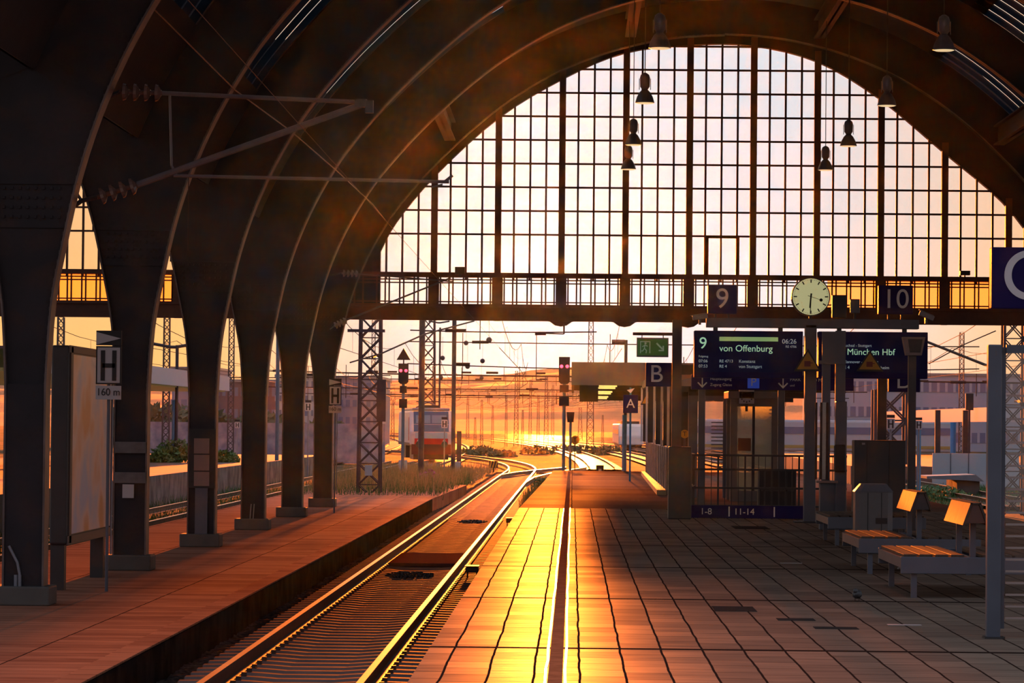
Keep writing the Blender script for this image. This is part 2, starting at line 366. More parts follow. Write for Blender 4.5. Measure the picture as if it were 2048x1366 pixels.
def rib(y, idx, names):
    o = thing('arched_rib', (PX, y, ZL), names, 'roof arch', 'riveted steel arches of the train hall')
    org = (PX, y, ZL)
    # main web: right half-arch of our hall plus pillar plus the start of the neighbour's arch
    m = MB(org)
    strip = [(PX, ZL), (-6.62, ZL)] + INL + [(CX + dx, z) for dx, z in reversed(HC)][1:]
    # left part (pillar and both spandrels) as a quad strip against its mirror image
    t = 0.09
    def ribbon(a, b):
        n = len(a); vs = []
        for (x, z) in a: vs += [(x, y-t, z), (x, y+t, z)]
        for (x, z) in b: vs += [(x, y-t, z), (x, y+t, z)]
        fs = []
        for i in range(n-1):
            A, B = 2*i, 2*i+2; D, E = 2*n+2*i, 2*n+2*i+2
            fs += [(A, B, E, D), (A+1, D+1, E+1, B+1), (A, A+1, B+1, B), (D, E, E+1, D+1)]
        m.add(vs, fs)
    low = [(-6.62, ZL)] + INL[:iv+1]
    ribbon(low, mirror(low))                                          # pillar shaft widening into both arches
    ribbon(INL[iv:], OUTL[iv:])                                       # arch to the crown
    ribbon(mirror(INL[iv:]), mirror(OUTL[iv:]))                       # neighbour's arch
    top = [p for p in OUT_ABOVE if p[1] < 9.0]; m.prism([INL[iv]] + top + mirror(top)[::-1] + mirror([INL[iv]]), y-t*0.9, y+t*0.9)
    inr, outr = right(HC), right(HO)
    ribbon(inr, outr)
    m.box((CX+10.72, y-t, 0), (CX+11.22, y+t, 2.2))
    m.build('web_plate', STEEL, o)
    # flanges
    fw = 0.19
    def flange(c, name, z0=None):
        m = MB(org); pts = ([(c[0][0], z0)] if z0 is not None else []) + c
        vs = []
        off = offset(pts, 0.025)
        for (x, z), (x2, z2) in zip(pts, off): vs += [(x, y-fw, z), (x, y+fw, z), (x2, y-fw, z2), (x2, y+fw, z2)]
        fs = []
        for i in range(len(pts)-1):
            a, b = 4*i, 4*i+4
            fs += [(a, a+1, b+1, b), (a+2, b+2, b+3, a+3), (a, b, b+2, a+2), (a+1, a+3, b+3, b+1)]
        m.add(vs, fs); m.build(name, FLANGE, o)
    flange(INL, 'flange', ZL); flange(mirror(INL), 'flange', ZL); flange(right(HC), 'flange', 0.0)
    flange(OUT_ABOVE, 'flange')
    # rivets along the inner flange
    m = MB(org)
    for side, c in ((1, INL),):
        acc = 0.0; pts = [(c[0][0], ZL)] + c
        for a, b in zip(pts, pts[1:]):
            l = sqrt((b[0]-a[0])**2 + (b[1]-a[1])**2); s = 0.12 - acc
            while s < l:
                x = a[0] + (b[0]-a[0])*s/l; z = a[1] + (b[1]-a[1])*s/l
                for yy in (y-0.12, y+0.12): m.cbox((x, yy, z), (0.035, 0.05, 0.045))
                s += 0.12
            acc = (l - (s - 0.12))
    tag(m.build('rivets', DARK, o), kind='stuff')
    # stiffeners and riveted splice plates on the face towards the platform
    m = MB(org)
    for z in (1.9, 4.2, 4.75):
        hw = abs(PX - next((x for x, zz in INL if zz >= z), -6.62)) - 0.02
        m.box((PX-hw, y-t-0.03, z-0.04), (PX+hw, y-t, z+0.04))
    for i in range(9):
        for z in (4.3, 4.42, 4.54, 4.66):
            m.cbox((PX-0.4+0.1*i, y-t-0.012, z), (0.035, 0.03, 0.035))
    m.build('splice_plate', STEEL, o)
    MB(org).box((-7.24, y-0.33, ZL), (-6.50, y+0.33, ZL+0.24)).build('plinth', CONC, o, bevel=0.02)
    # horizontal sill where the shaft widens: web boxed out to the flange width
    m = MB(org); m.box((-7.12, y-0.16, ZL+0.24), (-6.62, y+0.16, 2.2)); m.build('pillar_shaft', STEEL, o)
    return o
rib_names = ['dark riveted arch rib outside the left frame edge, nearest of all', 'massive dark arch and pillar filling the left edge of the platform',
             'second dark arch and pillar with two pale painted bands on its shaft', 'third dark arch and pillar carrying the framed notice boards',
             'fourth dark arch and pillar with twin white conduits at its foot', 'fifth dark arch and pillar, plain shaft, last before the end wall',
             'last arch and pillar standing against the glazed end wall, lit orange']
for i, y in enumerate(RIBS):
    if i == 0: continue
    rib(y, i, rib_names[i])

# roof skins between the ribs, with glazed slots
def roof_skin(name, curve, y0, y1, gm=None):
    def strip(mm, c, a, b, th=0.05, dz=0.0):
        off = offset(c, th); vs = []
        for (x, z), (x2, z2) in zip(c, off): vs += [(x, a, z+dz), (x, b, z+dz), (x2, a, z2+dz), (x2, b, z2+dz)]
        fs = []
        for i in range(len(c)-1):
            p, q = 4*i, 4*i+4
            fs += [(p, p+1, q+1, q), (p+2, q+2, q+3, p+3), (p, q, q+2, p+2), (p+1, p+3, q+3, q+1)]
        fs += [(0, 2, 3, 1), (4*len(c)-4, 4*len(c)-3, 4*len(c)-1, 4*len(c)-2)]
        mm.add(vs, fs)
    lo = [p for p in curve if p[1] <= 7.95]; hi = [p for p in curve if p[1] > 11.9]; mid = [p for p in curve if 7.9 < p[1] < 12.1]
    m = MB(); strip(m, lo, y0, y1); strip(m, hi, y0, y1)
    g = MB(); sl = MB()
    n = 10; w = (y1 - y0)/n; slot = 0.15
    for k in range(n):
        a = y0 + k*w
        strip(sl, mid, a + slot/2, a + w - slot/2, 0.012)
        strip(g, offset(mid, -0.03), a - slot*0.4 if k else a, a + slot*0.4, 0.012)
    strip(g, mid, y1 - slot/2, y1, 0.012)
    r = struct(name, m, ROOF)
    s_ = sl.build('slatted_panel', SLATE); s_.parent = r; gg = g.build('skylight_glazing', gm or GLASSR); gg.parent = r
    return r
for i in range(len(RIBS)-1):
    y0, y1 = RIBS[i] + 0.1, RIBS[i+1] - 0.1
    roof_skin('ceiling_left', OUT_ABOVE, y0, y1)
    rr = [(2*CX - x, z) for x, z in OUT_ABOVE]
    roof_skin('ceiling_right', rr, y0, y1, gm=GLASSD)
    m = MB(); c = mirror(OUT_ABOVE)
    vs = []
    for (x, z) in c: vs += [(x, y0, z), (x, y1, z), (x, y0, z+0.06), (x, y1, z+0.06)]
    m.add(vs, [f for k in range(len(c)-1) for f in ((4*k, 4*k+1, 4*k+5, 4*k+4), (4*k+2, 4*k+6, 4*k+7, 4*k+3))])
    struct('ceiling_neighbour', m, ROOF)
# girders running along the hall: valley girder, ties and purlins
m = MB()
m.box((PX-0.15, 20, ZV+0.25), (PX+0.15, YE, ZV+0.75)); m.box((PX-0.4, 20, ZV+0.75), (PX+0.4, YE, ZV+0.80))
struct('beam_valley', m, STEEL)
def purlin(dx, z, w, h, label):
    m = MB(); m.box((CX+dx-w/2, RIBS[5]+0.25, z), (CX+dx+w/2, YE, z+0.04)); m.box((CX+dx-w/2, RIBS[5]+0.25, z+h), (CX+dx+w/2, YE, z+h+0.04)); m.box((CX+dx-0.03, RIBS[5]+0.25, z), (CX+dx+0.03, YE, z+h))
    return struct('beam_purlin', m, mat('purlin_steel', (0.09, 0.065, 0.06), 0.6, spec=0.2))
purlin(-2.6, 12.45, 0.3, 0.5, ''); purlin(2.6, 12.45, 0.3, 0.5, ''); purlin(-7.55, 9.55, 0.3, 0.5, ''); purlin(7.55, 9.55, 0.3, 0.5, '')

# ---------------------------------------------------------------- end wall
WINC = [(-5.35, 5.0), (-5.35, 6.5), (-4.92, 7.3), (-3.86, 8.6), (-2.14, 10.2), (-0.3, 11.34), (1.34, 12.04), (3.16, 12.28), (4.9, 12.27), (6.68, 11.84),
        (8.37, 10.85), (10.13, 9.4), (11.8, 8.0), (12.9, 6.6), (13.4, 5.0)]
WC = smooth_curve(WINC[1:-1], 4)
def ring(m, inner, outer, y0, y1):
    n = len(inner); vs = []
    for (x, z) in inner: vs += [(x, y0, z), (x, y1, z)]
    for (x, z) in outer: vs += [(x, y0, z), (x, y1, z)]
    fs = []
    for i in range(n-1):
        a, b, c, d = 2*i, 2*i+2, 2*n+2*i+2, 2*n+2*i
        fs += [(a, b, c, d), (a+1, d+1, c+1, b+1), (a, a+1, b+1, b), (d, c, c+1, d+1)]
    m.add(vs, fs)
m = MB()
full = [(-5.35, 4.9)] + WC + [(13.4, 4.9)]
def grow(p, k):
    x, z = p; vx, vz = x - CX, max(z - 4.0, 0.0); l = sqrt(vx*vx + vz*vz); return (x + vx/l*k, z + vz/l*k)
ring(m, full, [grow(p, 2.3) for p in full], YE + 0.15, YE + 0.45)
struct('wall_end', m, STEEL)
# neighbour hall end wall arch
nb = mirror(full)
m = MB(); ring(m, nb, [(2*PX - x, z) for x, z in [grow(p, 2.3) for p in full]], YE+0.15, YE+0.45); struct('wall_end', m, STEEL)

MUL, PANE, PH = 1.76, 0.44, 0.656
MX0 = 3.17
Z0 = 5.92
def zc(x, curve):
    for (a, b) in zip(curve, curve[1:]):
        x0, x1 = min(a[0], b[0]), max(a[0], b[0])
        if x0 <= x <= x1 and x1 > x0: return a[1] + (b[1]-a[1])*(x-a[0])/(b[0]-a[0])
    return None
def xr(z, curve):
    xs = []
    for (a, b) in zip(curve, curve[1:]):
        if (a[1]-z)*(b[1]-z) <= 0 and a[1] != b[1]: xs.append(a[0] + (b[0]-a[0])*(z-a[1])/(b[1]-a[1]))
    return (min(xs), max(xs)) if len(xs) > 1 else None
def big_window(name, curve, x_off, label_n):
    w = thing(name, (0, YE+0.2, Z0), None, None); w['kind'] = 'structure'
    org = (0, YE+0.2, Z0); ya, yb = YE+0.14, YE+0.34
    xs = [c[0] for c in curve]; x0, x1 = min(xs), max(xs)
    k = math.ceil((x0 - x_off)/PANE)
    thin = MB(org)
    while x_off + k*PANE < x1:
        x = x_off + k*PANE; zt = zc(x, curve)
        if zt and zt > Z0 - 0.2:
            if k % 4 == 0:
                MB(org).box((x-0.09, ya, 4.6), (x+0.09, yb, zt+0.3)).build('mullion', FRAME, w)
                MB(org).box((x-0.15, ya-0.04, 5.05), (x+0.15, yb, 5.80)).build('mullion_foot', FRAME, w)
            else: thin.box((x-0.028, ya+0.05, Z0-0.2), (x+0.028, yb-0.05, zt+0.1))
        k += 1
    z = Z0 + 0.42
    while z < 12.3:
        r = xr(z, curve)
        if r: thin.box((r[0]-0.2, ya+0.06, z-0.026), (r[1]+0.2, yb-0.06, z+0.026))
        z += PH
    # opening light in the middle bay
    for (a, b, c, d) in ((3.63, 3.71, Z0, 6.98), (4.48, 4.56, Z0, 6.98), (3.63, 4.56, 6.94, 7.01)): thin.box((a, ya+0.04, c), (b, yb-0.05, d))
    tag(thin.build('glazing_bars', FRAME, w), kind='structure')
    g = MB(org); n = len(curve)
    vs = [(x, YE+0.24, zz) for x, zz in curve] + [(x, YE+0.24, Z0-0.1) for x, zz in curve]
    g.add(vs, [(i, i+1, n+i+1, n+i) for i in range(n-1)])
    g.build('window_glass', GLASSW, w)
    return w
big_window('window_1', WC, MX0, 1)
big_window('window_2', mirror(WC)[::-1], MX0 - 0.05, 2)

# service gallery below the window: girder, gallery rails, glazed balustrade and brackets
m = MB(); m.box((-25, YE+0.12, 4.66), (20, YE+1.5, 5.02)); m.box((-25, YE+0.02, 4.60), (20, YE+0.14, 4.70)); m.box((-25, YE+0.02, 4.98), (20, YE+0.14, 5.06))
m.box((-25, YE+0.05, 5.80), (20, YE+0.5, 5.93))
struct('beam_gallery', m, FRAME)
m = MB()
x = -25 + 0.11
k = 0
x = MX0 - 16*MUL
while x < 20:
    for off in (0.19, 0.425, 0.535, 0.825, 0.935, 1.225, 1.335, 1.57):
        ww = 0.022
        m.box((x+off-ww, YE+0.10, 5.06), (x+off+ww, YE+0.14, 5.80))
    x += MUL
for z in (5.12, 5.64, 5.73): m.box((-25, YE+0.09, z-0.018), (20, YE+0.13, z+0.018))
gal = thing('gallery_balustrade', (4, YE, 5.0), 'long steel balustrade with close uprights under the great arched window', 'balustrade')
b = m.build('uprights', FRAME); b.parent = gal; b.location = (-4, -YE, -5.0)
for (xa_, xb_) in ((-25, -6.5), (7.0, 20)):
    g = MB(); g.box((xa_, YE+0.30, 5.02), (xb_, YE+0.31, 5.80)); gg = g.build('amber_pane', GLASSA); gg.parent = gal; gg.location = (-4, -YE, -5.0)
# curved brackets under the girder at the columns
for bx in (-7.5, -0.35, 1.41, 3.17):
    m = MB()
    pts = [(bx-0.55, 4.66), (bx-0.3, 4.60), (bx-0.16, 4.50), (bx, 4.47), (bx+0.16, 4.50), (bx+0.3, 4.60), (bx+0.55, 4.66)]
    m.prism(pts, YE+0.15, YE+0.6); struct('beam_bracket', m, FRAME)
# floodlights standing on the gallery
for (px, py, w_, h_, lab) in ((920, 541, 20, 14, 'small dark floodlight on the gallery rail left of centre'), (1928, 547, 20, 9, 'small dark floodlight on the gallery rail at the far right')):
    p = at(px, py, YE); t_ = thing('floodlight', p, lab, 'lamp')
    MB().cbox((0, -0.1, 0), (w_/73, 0.2, h_/73)).build('housing', DARK, t_, bevel=0.01)
    MB().box((-0.02, -0.06, -0.17), (0.02, -0.02, -0.05)).build('bracket', DARK, t_)

# ---------------------------------------------------------------- floors
m = MB(); m.box((-900, -60, ZB-0.5), (900, 5200, ZB-0.02)); g_ = struct('ground', m, GROUND)
# main platform
m = MB(); m.box((-1.10, -30, ZB), (8.6, 73.6, 0.0)); struct('floor_platform', m, SLAB)
m = MB(); m.prismz([(-1.10, 73.6), (8.6, 73.6), (8.6, 134), (-0.72, 134), (-0.85, 110)], ZB, 0.0); struct('floor_platform', m, ASPH)
# tactile strip with two white worn lines
m = MB(); m.box((-0.155, 20, 0.0), (-0.055, 132, 0.006)); struct('trim_1', m, mat('guide_strip', (0.42, 0.17, 0.08), 0.8, spec=0.0, noise=0.3, scale=6))
m = MB(); yy = 20.0; random.seed(3)
for xx in (-0.17, -0.035):
    yy = 20.0; off = 0
    while yy < 72:
        l = random.uniform(0.8, 3.0); off2 = random.uniform(-0.006, 0.006)
        m.add([(xx+off-0.009, yy, 0.008), (xx+off+0.009, yy, 0.008), (xx+off2+0.009, yy+l, 0.008), (xx+off2-0.009, yy+l, 0.008)], [(0, 1, 2, 3)])
        off = off2; yy += l
struct('trim_2', m, mat('worn_white_line', (0.75, 0.70, 0.6), 0.35, spec=0.03))
# low luggage platform on the left
m = MB(); m.prismz([(-9.3, -30), (-4.32, -30), (-4.32, 108), (-4.0, 133), (-4.6, 134), (-9.3, 134)], ZB, ZL); struct('floor_low_platform', m, PAVE)
m = MB(); m.box((-4.325, -30, ZB), (-4.30, 108, ZL-0.02)); struct('wall_low_platform', m, mat('dark_side_wall', (0.035, 0.022, 0.018), 0.9, spec=0.0, noise=0.5, scale=2))  # side face of the low platform, darker than its paving
m = MB(); m.box((-4.56, -30, ZL), (-4.30, 108, ZL+0.012)); struct('trim_3', m, platform_mat('edge_stones', (0.32, 0.11, 0.055), (0.52, 0.20, 0.10), 0.8, 0.1, 0.6, 0.5, row=0.0, gw=0.05))
# next platform beyond the neighbouring track, with its dark retaining wall
m = MB(); m.box((-26, 40, ZB), (-13.5, 190, -0.02)); struct('floor_far_platform', m, mat('far_platform', (0.20, 0.13, 0.11), 0.8, noise=0.4, scale=0.6))
m = MB(); m.box((-13.5, 40, ZB), (-13.35, 190, 0.0)); struct('wall_platform_edge', m, mat('dirty_wall', (0.16, 0.15, 0.15), 0.8, col2=(0.02, 0.018, 0.02), scale=1.2))

# ---------------------------------------------------------------- tracks
def rail_prof(m, pts, th=0.07):
    """rail along a list of (x, y) points"""
    prof = [(-0.036, 0), (0.036, 0), (0.036, -0.035), (0.010, -0.05), (0.010, -0.14), (0.07, -0.155), (0.07, -0.17), (-0.07, -0.17), (-0.07, -0.155), (-0.010, -0.14), (-0.010, -0.05), (-0.036, -0.035)]
    n = len(prof); vs = []; fs = []
    for i, (x, y) in enumerate(pts):
        a = pts[max(i-1, 0)]; b = pts[min(i+1, len(pts)-1)]; d = Vector((b[0]-a[0], b[1]-a[1])).normalized(); nx, ny = d.y, -d.x
        for px_, pz_ in prof: vs.append((x + nx*px_, y + ny*px_, ZR + pz_))
    for i in range(len(pts)-1):
        for j in range(n): a = i*n+j; b = i*n+(j+1)%n; fs.append((a, b, b+n, a+n))
    m.add(vs, fs)
RAILM = mat('rail_steel', (0.62, 0.42, 0.30), 0.30, 0.9, noise=0.2, scale=2)
def rail_obj(pts, parent, name='rail'):
    m = MB(); rail_prof(m, pts); o = m.build(name, RUSTY, parent)
    me = o.data; me.materials.append(RAILM)
    n = 12
    for i, p in enumerate(me.polygons):
        if i % n in (0,): p.material_index = 1
    return o
TX = -2.75
trk = thing('railway_track', (0, 0, 0), 'near railway track with shining rails curving away past the platform edge', 'railway track')
def main_path(y):
    if y < 188: return TX
    return TX - (y-188)**2/2/640.0
ys = [18] + list(range(30, 186, 12)) + list(range(186, 330, 5))
for s in (-0.75, 0.75):
    rail_obj([(main_path(y)+s, y) for y in ys], trk)
# switch blade rails crossing at the far end
rail_obj([(TX-0.75, 172), (TX-0.2, 182), (TX+0.75, 192), (TX+2.4, 206)], trk, 'switch_rail')
rail_obj([(TX+0.75, 150), (TX+0.95, 165), (TX+1.9, 185), (TX+3.6, 206)], trk, 'switch_rail')
def sleeper_mesh():
    m = MB(); w = 0.13
    # trough sleeper: raised cant under each rail, dipping middle and ends
    xs = [-1.3, -1.26, -1.0, -0.75, -0.5, -0.3, 0.3, 0.5, 0.75, 1.0, 1.26, 1.3]; zs = [-0.25, -0.185, -0.18, -0.172, -0.185, -0.20, -0.20, -0.185, -0.172, -0.18, -0.185, -0.25]
    vs = []; fs = []
    for x, z in zip(xs, zs): vs += [(x, -w, z-0.07), (x, -w*0.62, z), (x, w*0.62, z), (x, w, z-0.07)]
    for i in range(len(xs)-1):
        for j in range(3): a = 4*i+j; fs.append((a, a+1, a+5, a+4))
    m.add(vs, fs); return m
m0 = sleeper_mesh().build('sleeper', SLEEPER, trk); m0.location = (TX, 30.5, ZR)
for i in range(1, 100):
    c = m0.copy(); C.objects.link(c); c.parent = trk; c.location = (TX, 30.5 + 0.6*i, ZR); c.name = 'sleeper'
m = MB((0, 0, 0))
sm = sleeper_mesh()
for i in range(100, 262):
    y = 30.5 + 0.6*i
    m.add([(v[0]+TX, v[1]+y, v[2]+ZR) for v in sm.v], sm.f)
tag(m.build('sleepers', SLEEPER, trk), kind='stuff')
# clips
m = MB()
for i in range(0, 110):
    y = 30.5 + 0.6*i
    for s in (-0.75, 0.75):
        for q in (-0.1, 0.1): m.cbox((TX+s+q, y, ZR-0.155), (0.05, 0.08, 0.04))
tag(m.build('rail_clips', RUSTY, trk), kind='stuff')
# ballast bed
m = MB(); random.seed(11)
def ballast(x0, x1, y0, y1, step, z, amp, stepy=None):
    nx = int((x1-x0)/step)+1; ny = int((y1-y0)/(stepy or step))+1
    vs = [(x0+(x1-x0)*i/(nx-1), y0+(y1-y0)*j/(ny-1), z + random.uniform(-amp, amp)) for j in range(ny) for i in range(nx)]
    m.add(vs, [(j*nx+i, j*nx+i+1, (j+1)*nx+i+1, (j+1)*nx+i) for j in range(ny-1) for i in range(nx-1)])
ballast(-4.32, -1.10, 22, 90, 0.10, ZR-0.262, 0.03, 0.16)
ballast(-4.32, -1.10, 90, 200, 0.3, ZR-0.262, 0.03, 0.5)
tag(m.build('ballast_bed', BALLAST), 'dark stone ballast between and beside the shining rails', 'ballast', kind='stuff')
# covered section and dark litter heaps between the rails
pl = MB(); a = ground_at(830, 1100, ZR-0.15); pl.box((TX-0.66, 65.2, ZR-0.19), (TX+0.66, 70.5, ZR-0.13))
tag(pl.build('track_cover', mat('rust_cover', (0.12, 0.04, 0.03), 1.0, spec=0.0)), 'flat rust-red cover plate laid between the shining rails', 'cover plate')
random.seed(5)
def heap(px, py, w, l, lab, n=90):
    p = ground_at(px, py, ZR-0.19); mm = MB(p)
    for i in range(n):
        r = random.random()**0.5; t = random.uniform(0, 2*pi); s = random.uniform(0.012, 0.035)
        mm.ball((p.x + r*w*cos(t), p.y + r*l*sin(t), p.z + 0.03*(1-r)), s, 3)
    tag(mm.build('leaf_litter', BLACK), lab, 'litter', kind='stuff')
heap(820, 1150, 0.42, 1.1, 'dark leaf litter between the rails nearer the camera', 160)
heap(945, 1043, 0.40, 1.0, 'thin dark leaf litter line between the rails farther off', 90)
# neighbouring track
trk2 = thing('railway_track', (-11.15, 0, 0), 'rusty track seen between the dark pillars on the left', 'railway track')
for s in (-0.75, 0.75):
    mm = MB((-11.15, 0, 0)); rail_prof(mm, [(-11.15+s, y) for y in (20, 60, 100, 160, 230)]); mm.build('rail', RUSTY, trk2).data.materials.append(RAILM)
    o = children(trk2)[-1]
    for i, p in enumerate(o.data.polygons):
        if i % 12 == 0: p.material_index = 1
# lineside boxes by the right rail
def rail_box(px, py, w, h, lab, leg=False):
    p = ground_at(px, py, ZR-0.15); s = F/p.y
    t_ = thing('rail_side_box', p, lab, 'rail equipment', 'rail side boxes')
    MB().box((-w/2, -0.15, 0.06), (w/2, 0.35, h)).build('box', BLACK, t_, bevel=0.02)
    MB().box((-w/2-0.01, -0.17, h), (w/2+0.01, 0.37, h+0.02)).build('lid', RUSTY, t_)
    for x in (-w/2+0.03, w/2-0.03): MB().tube((x, 0.1, -0.05), (x, 0.1, 0.08), 0.015).build('leg', BLACK, t_)
rail_box(944, 1152, 0.22, 0.16, 'dark box beside the right rail, nearer the camera')
rail_box(1022, 1050, 0.26, 0.17, 'dark box beside the right rail at the sunlit platform edge')

# other tracks in the yard, curving away
random.seed(21)
def yard_track(x0, y0, bend, label, grp='yard tracks', y1=900, yb=200):
    t_ = thing('railway_track', (x0, y0, ZB), label, 'railway track', grp)
    for s in (-0.75, 0.75):
        mm = MB((x0, y0, ZB)); pts = []
        y = y0
        while y <= y1:
            pts.append((x0 + s + (bend*(y-yb)**2 if y > yb else 0), y)); y += 20
        rail_prof(mm, pts); o = mm.build('rail', RUSTY, t_); o.data.materials.append(RAILM)
        for i, p in enumerate(o.data.polygons):
            if i % 12 == 0: p.material_index = 1
    mm = MB((x0, y0, ZB)); pts = []; y = y0
    while y <= y1:
        xc = x0 + (bend*(y-yb)**2 if y > yb else 0); pts.append((xc, y)); y += 20
    vs = []
    for x, yy in pts: vs += [(x-1.3, yy, ZR-0.17), (x+1.3, yy, ZR-0.17)]
    mm.add(vs, [(2*i, 2*i+1, 2*i+3, 2*i+2) for i in range(len(pts)-1)]); mm.build('sleeper_bed', mat('yard_bed', (0.16, 0.09, 0.055), 0.45, noise=0.5, scale=2, spec=0.02), t_)
for i, (x, y0, b) in enumerate([(-16.5, 200, -4e-5), (-21, 195, -5e-5), (-8.9, 215, -1.2e-4), (1.8, 210, -1.4e-4), (6.4, 170, -1.2e-4), (11.0, 120, -1.0e-4), (15.5, 120, -9e-5), (20, 190, -8e-5), (-26, 200, -4e-5), (24.5, 190, -7e-5), (29, 200, -6e-5), (-32, 220, -3e-5), (33, 220, -5e-5)]):
    yard_track(x, y0, -1.0e-4, 'distant yard track glinting in the low sun beyond the hall')

# ================================================================ THINGS ON THE MAIN PLATFORM
def post(parent, x, y, z0, z1, w, d=None, name='post', material=None, bevel=0.008):
    d = d or w; o = parent.location
    return MB(o).box((x-w/2, y-d/2, z0), (x+w/2, y+d/2, z1)).build(name, material or GREY, parent, bevel=bevel)

# ---- station gantry with clock, number signs and departure displays
GY = 64.3
gx = at(1617, 1045, GY).x
gan = thing('sign_gantry', (gx, GY, 0), 'grey T-shaped gantry post and beam carrying clock, numbers and displays', 'gantry')
post(gan, gx, GY, 0, at(1617, 650, GY).z, 0.21, 0.26, 'pole')
a, b = at(1412, 655, GY), at(1836, 640, GY)
MB(gan.location).box((a.x, GY-0.13, a.z), (b.x, GY+0.13, b.z)).build('beam', GREY, gan, bevel=0.01)
MB(gan.location).box((gx-0.28, GY-0.25, 0), (gx+0.28, GY+0.25, 0.03)).build('foot_plate', DARK, gan)
def display(px0, py0, px1, py1, label):
    a, b = at(px0, py1, GY-0.35), at(px1, py0, GY-0.35); cx_, cz = (a.x+b.x)/2, (a.z+b.z)/2; w, h = b.x-a.x, b.z-a.z
    t_ = thing('departure_display', (cx_, GY-0.15, cz), label, 'display board')
    o = t_.location
    MB(o).box((a.x, GY-0.32, a.z), (b.x, GY+0.10, b.z)).build('housing', NAVY, t_, bevel=0.01)
    MB(o).box((a.x+0.05, GY-0.328, a.z+0.12*h), (b.x-0.05, GY-0.318, b.z-0.05)).build('screen', NAVYD, t_)
    for x in (a.x+w*0.2, b.x-w*0.2): MB(o).box((x-0.04, GY-0.05, b.z), (x+0.04, GY+0.05, at(1500, 655, GY).z+0.02)).build('hanger', DARK, t_)
    return t_, w, h
d1, w, h = display(1388, 663, 1606, 755, 'left navy departure board reading 9 and von Offenburg')
yf = -0.19
text('9', 0.30, (-w*0.42, yf, h*0.22), d1, LEDG)
MB().box((-w*0.27, yf, h*0.28), (w*0.27, yf+0.006, h*0.37)).build('ticker_bar', mat('ticker_green', (0.2, 0.3, 0.15), 0.5, emit=(0.30, 0.50, 0.20), estr=0.45), d1)
text('von Offenburg', 0.165, (-w*0.27, yf, h*0.12), d1, LEDG, align='LEFT')
text('06:26', 0.12, (w*0.44, yf, h*0.28), d1, LEDW, align='RIGHT'); text('RE 4706', 0.06, (w*0.44, yf, h*0.17), d1, LEDW, align='RIGHT')
text('Folgezug', 0.05, (-w*0.46, yf, -h*0.05), d1, LEDW, align='LEFT')
text('07:06', 0.075, (-w*0.46, yf, -h*0.15), d1, LEDW, align='LEFT'); text('07:53', 0.075, (-w*0.46, yf, -h*0.26), d1, LEDW, align='LEFT')
text('RE 4713', 0.075, (-w*0.27, yf, -h*0.15), d1, LEDW, align='LEFT'); text('RE 4', 0.075, (-w*0.27, yf, -h*0.26), d1, LEDW, align='LEFT')
text('Konstanz', 0.08, (-w*0.09, yf, -h*0.15), d1, LEDW, align='LEFT'); text('von Stuttgart', 0.08, (-w*0.09, yf, -h*0.26), d1, LEDW, align='LEFT')
d2, w, h = display(1636, 665, 1855, 756, 'right navy departure board reading München Hbf behind the triangle sign')
text('10', 0.28, (-w*0.42, yf, h*0.22), d2, LEDG)
text('Bruchsal - Stuttgart', 0.07, (-w*0.29, yf, h*0.20), d2, LEDW, align='LEFT'); text('München Hbf', 0.16, (-w*0.24, yf, h*0.06), d2, LEDG, align='LEFT')
text('Hannover - Stuttgart', 0.075, (-w*0.27, yf, -h*0.15), d2, LEDW, align='LEFT'); text('RE 4', 0.08, (-w*0.29, yf, -h*0.27), d2, LEDW, align='LEFT'); text('Mannheim', 0.08, (-w*0.02, yf, -h*0.27), d2, LEDW, align='LEFT')
def number_sign(px0, py0, px1, py1, s, size, label, y=GY, align='CENTER', dx=0.0, material=None):
    a, b = at(px0, py1, y), at(px1, py0, y)
    t_ = thing('number_sign' if s.isdigit() else 'letter_sign', ((a.x+b.x)/2, y, a.z), label, 'sign')
    MB(t_.location).box((a.x, y-0.12, a.z), (b.x, y+0.12, b.z)).build('box', NAVY, t_, bevel=0.01)
    text(s, size, (dx, -0.13, (b.z-a.z)/2), t_, WHITE)
    return t_
t9 = number_sign(1415, 571, 1473, 628, '9', 0.52, 'navy square sign with white number 9 above the left board')
t10 = number_sign(1755, 572, 1824, 629, '10', 0.50, 'navy square sign with white number 10 above the right board')
for t_ in (t9, t10):
    for x in (-0.12, 0.12): MB().box((x-0.02, -0.02, -0.13), (x+0.02, 0.02, 0.0)).build('stub', DARK, t_)
# clock
cp = at(1621, 594, GY-0.1); R = 0.335
ck = thing('station_clock', cp, 'round pale yellow station clock showing about half past six', 'clock')
MB().disc((0, 0, 0), R+0.02, -0.06, 0.16, 40).build('case', DARK, ck)
dial_ = MB().disc((0, 0, 0), R, -0.075, -0.055, 40).build('dial', CLOCK, ck)
m = MB()
for i in range(60):
    a_ = i*pi/30; big = i % 5 == 0; r0, r1, ww = (R*0.76, R*0.95, 0.011) if big else (R*0.90, R*0.95, 0.003)
    dx, dz = sin(a_), cos(a_)
    m.prism([(dx*r0-dz*ww, dz*r0+dx*ww), (dx*r1-dz*ww, dz*r1+dx*ww), (dx*r1+dz*ww, dz*r1-dx*ww), (dx*r0+dz*ww, dz*r0-dx*ww)], -0.079, -0.074)
m.build('hour_marks', BLACK, dial_)
def hand(deg, l, w_, nm, material=BLACK, back=0.06, y=-0.084):
    a_ = radians(deg); dx, dz = sin(a_), cos(a_)
    MB().prism([(-dx*back-dz*w_, -dz*back+dx*w_), (dx*l-dz*w_*0.6, dz*l+dx*w_*0.6), (dx*l+dz*w_*0.6, dz*l-dx*w_*0.6), (-dx*back+dz*w_, -dz*back-dx*w_)], y, y+0.004).build(nm, material, ck)
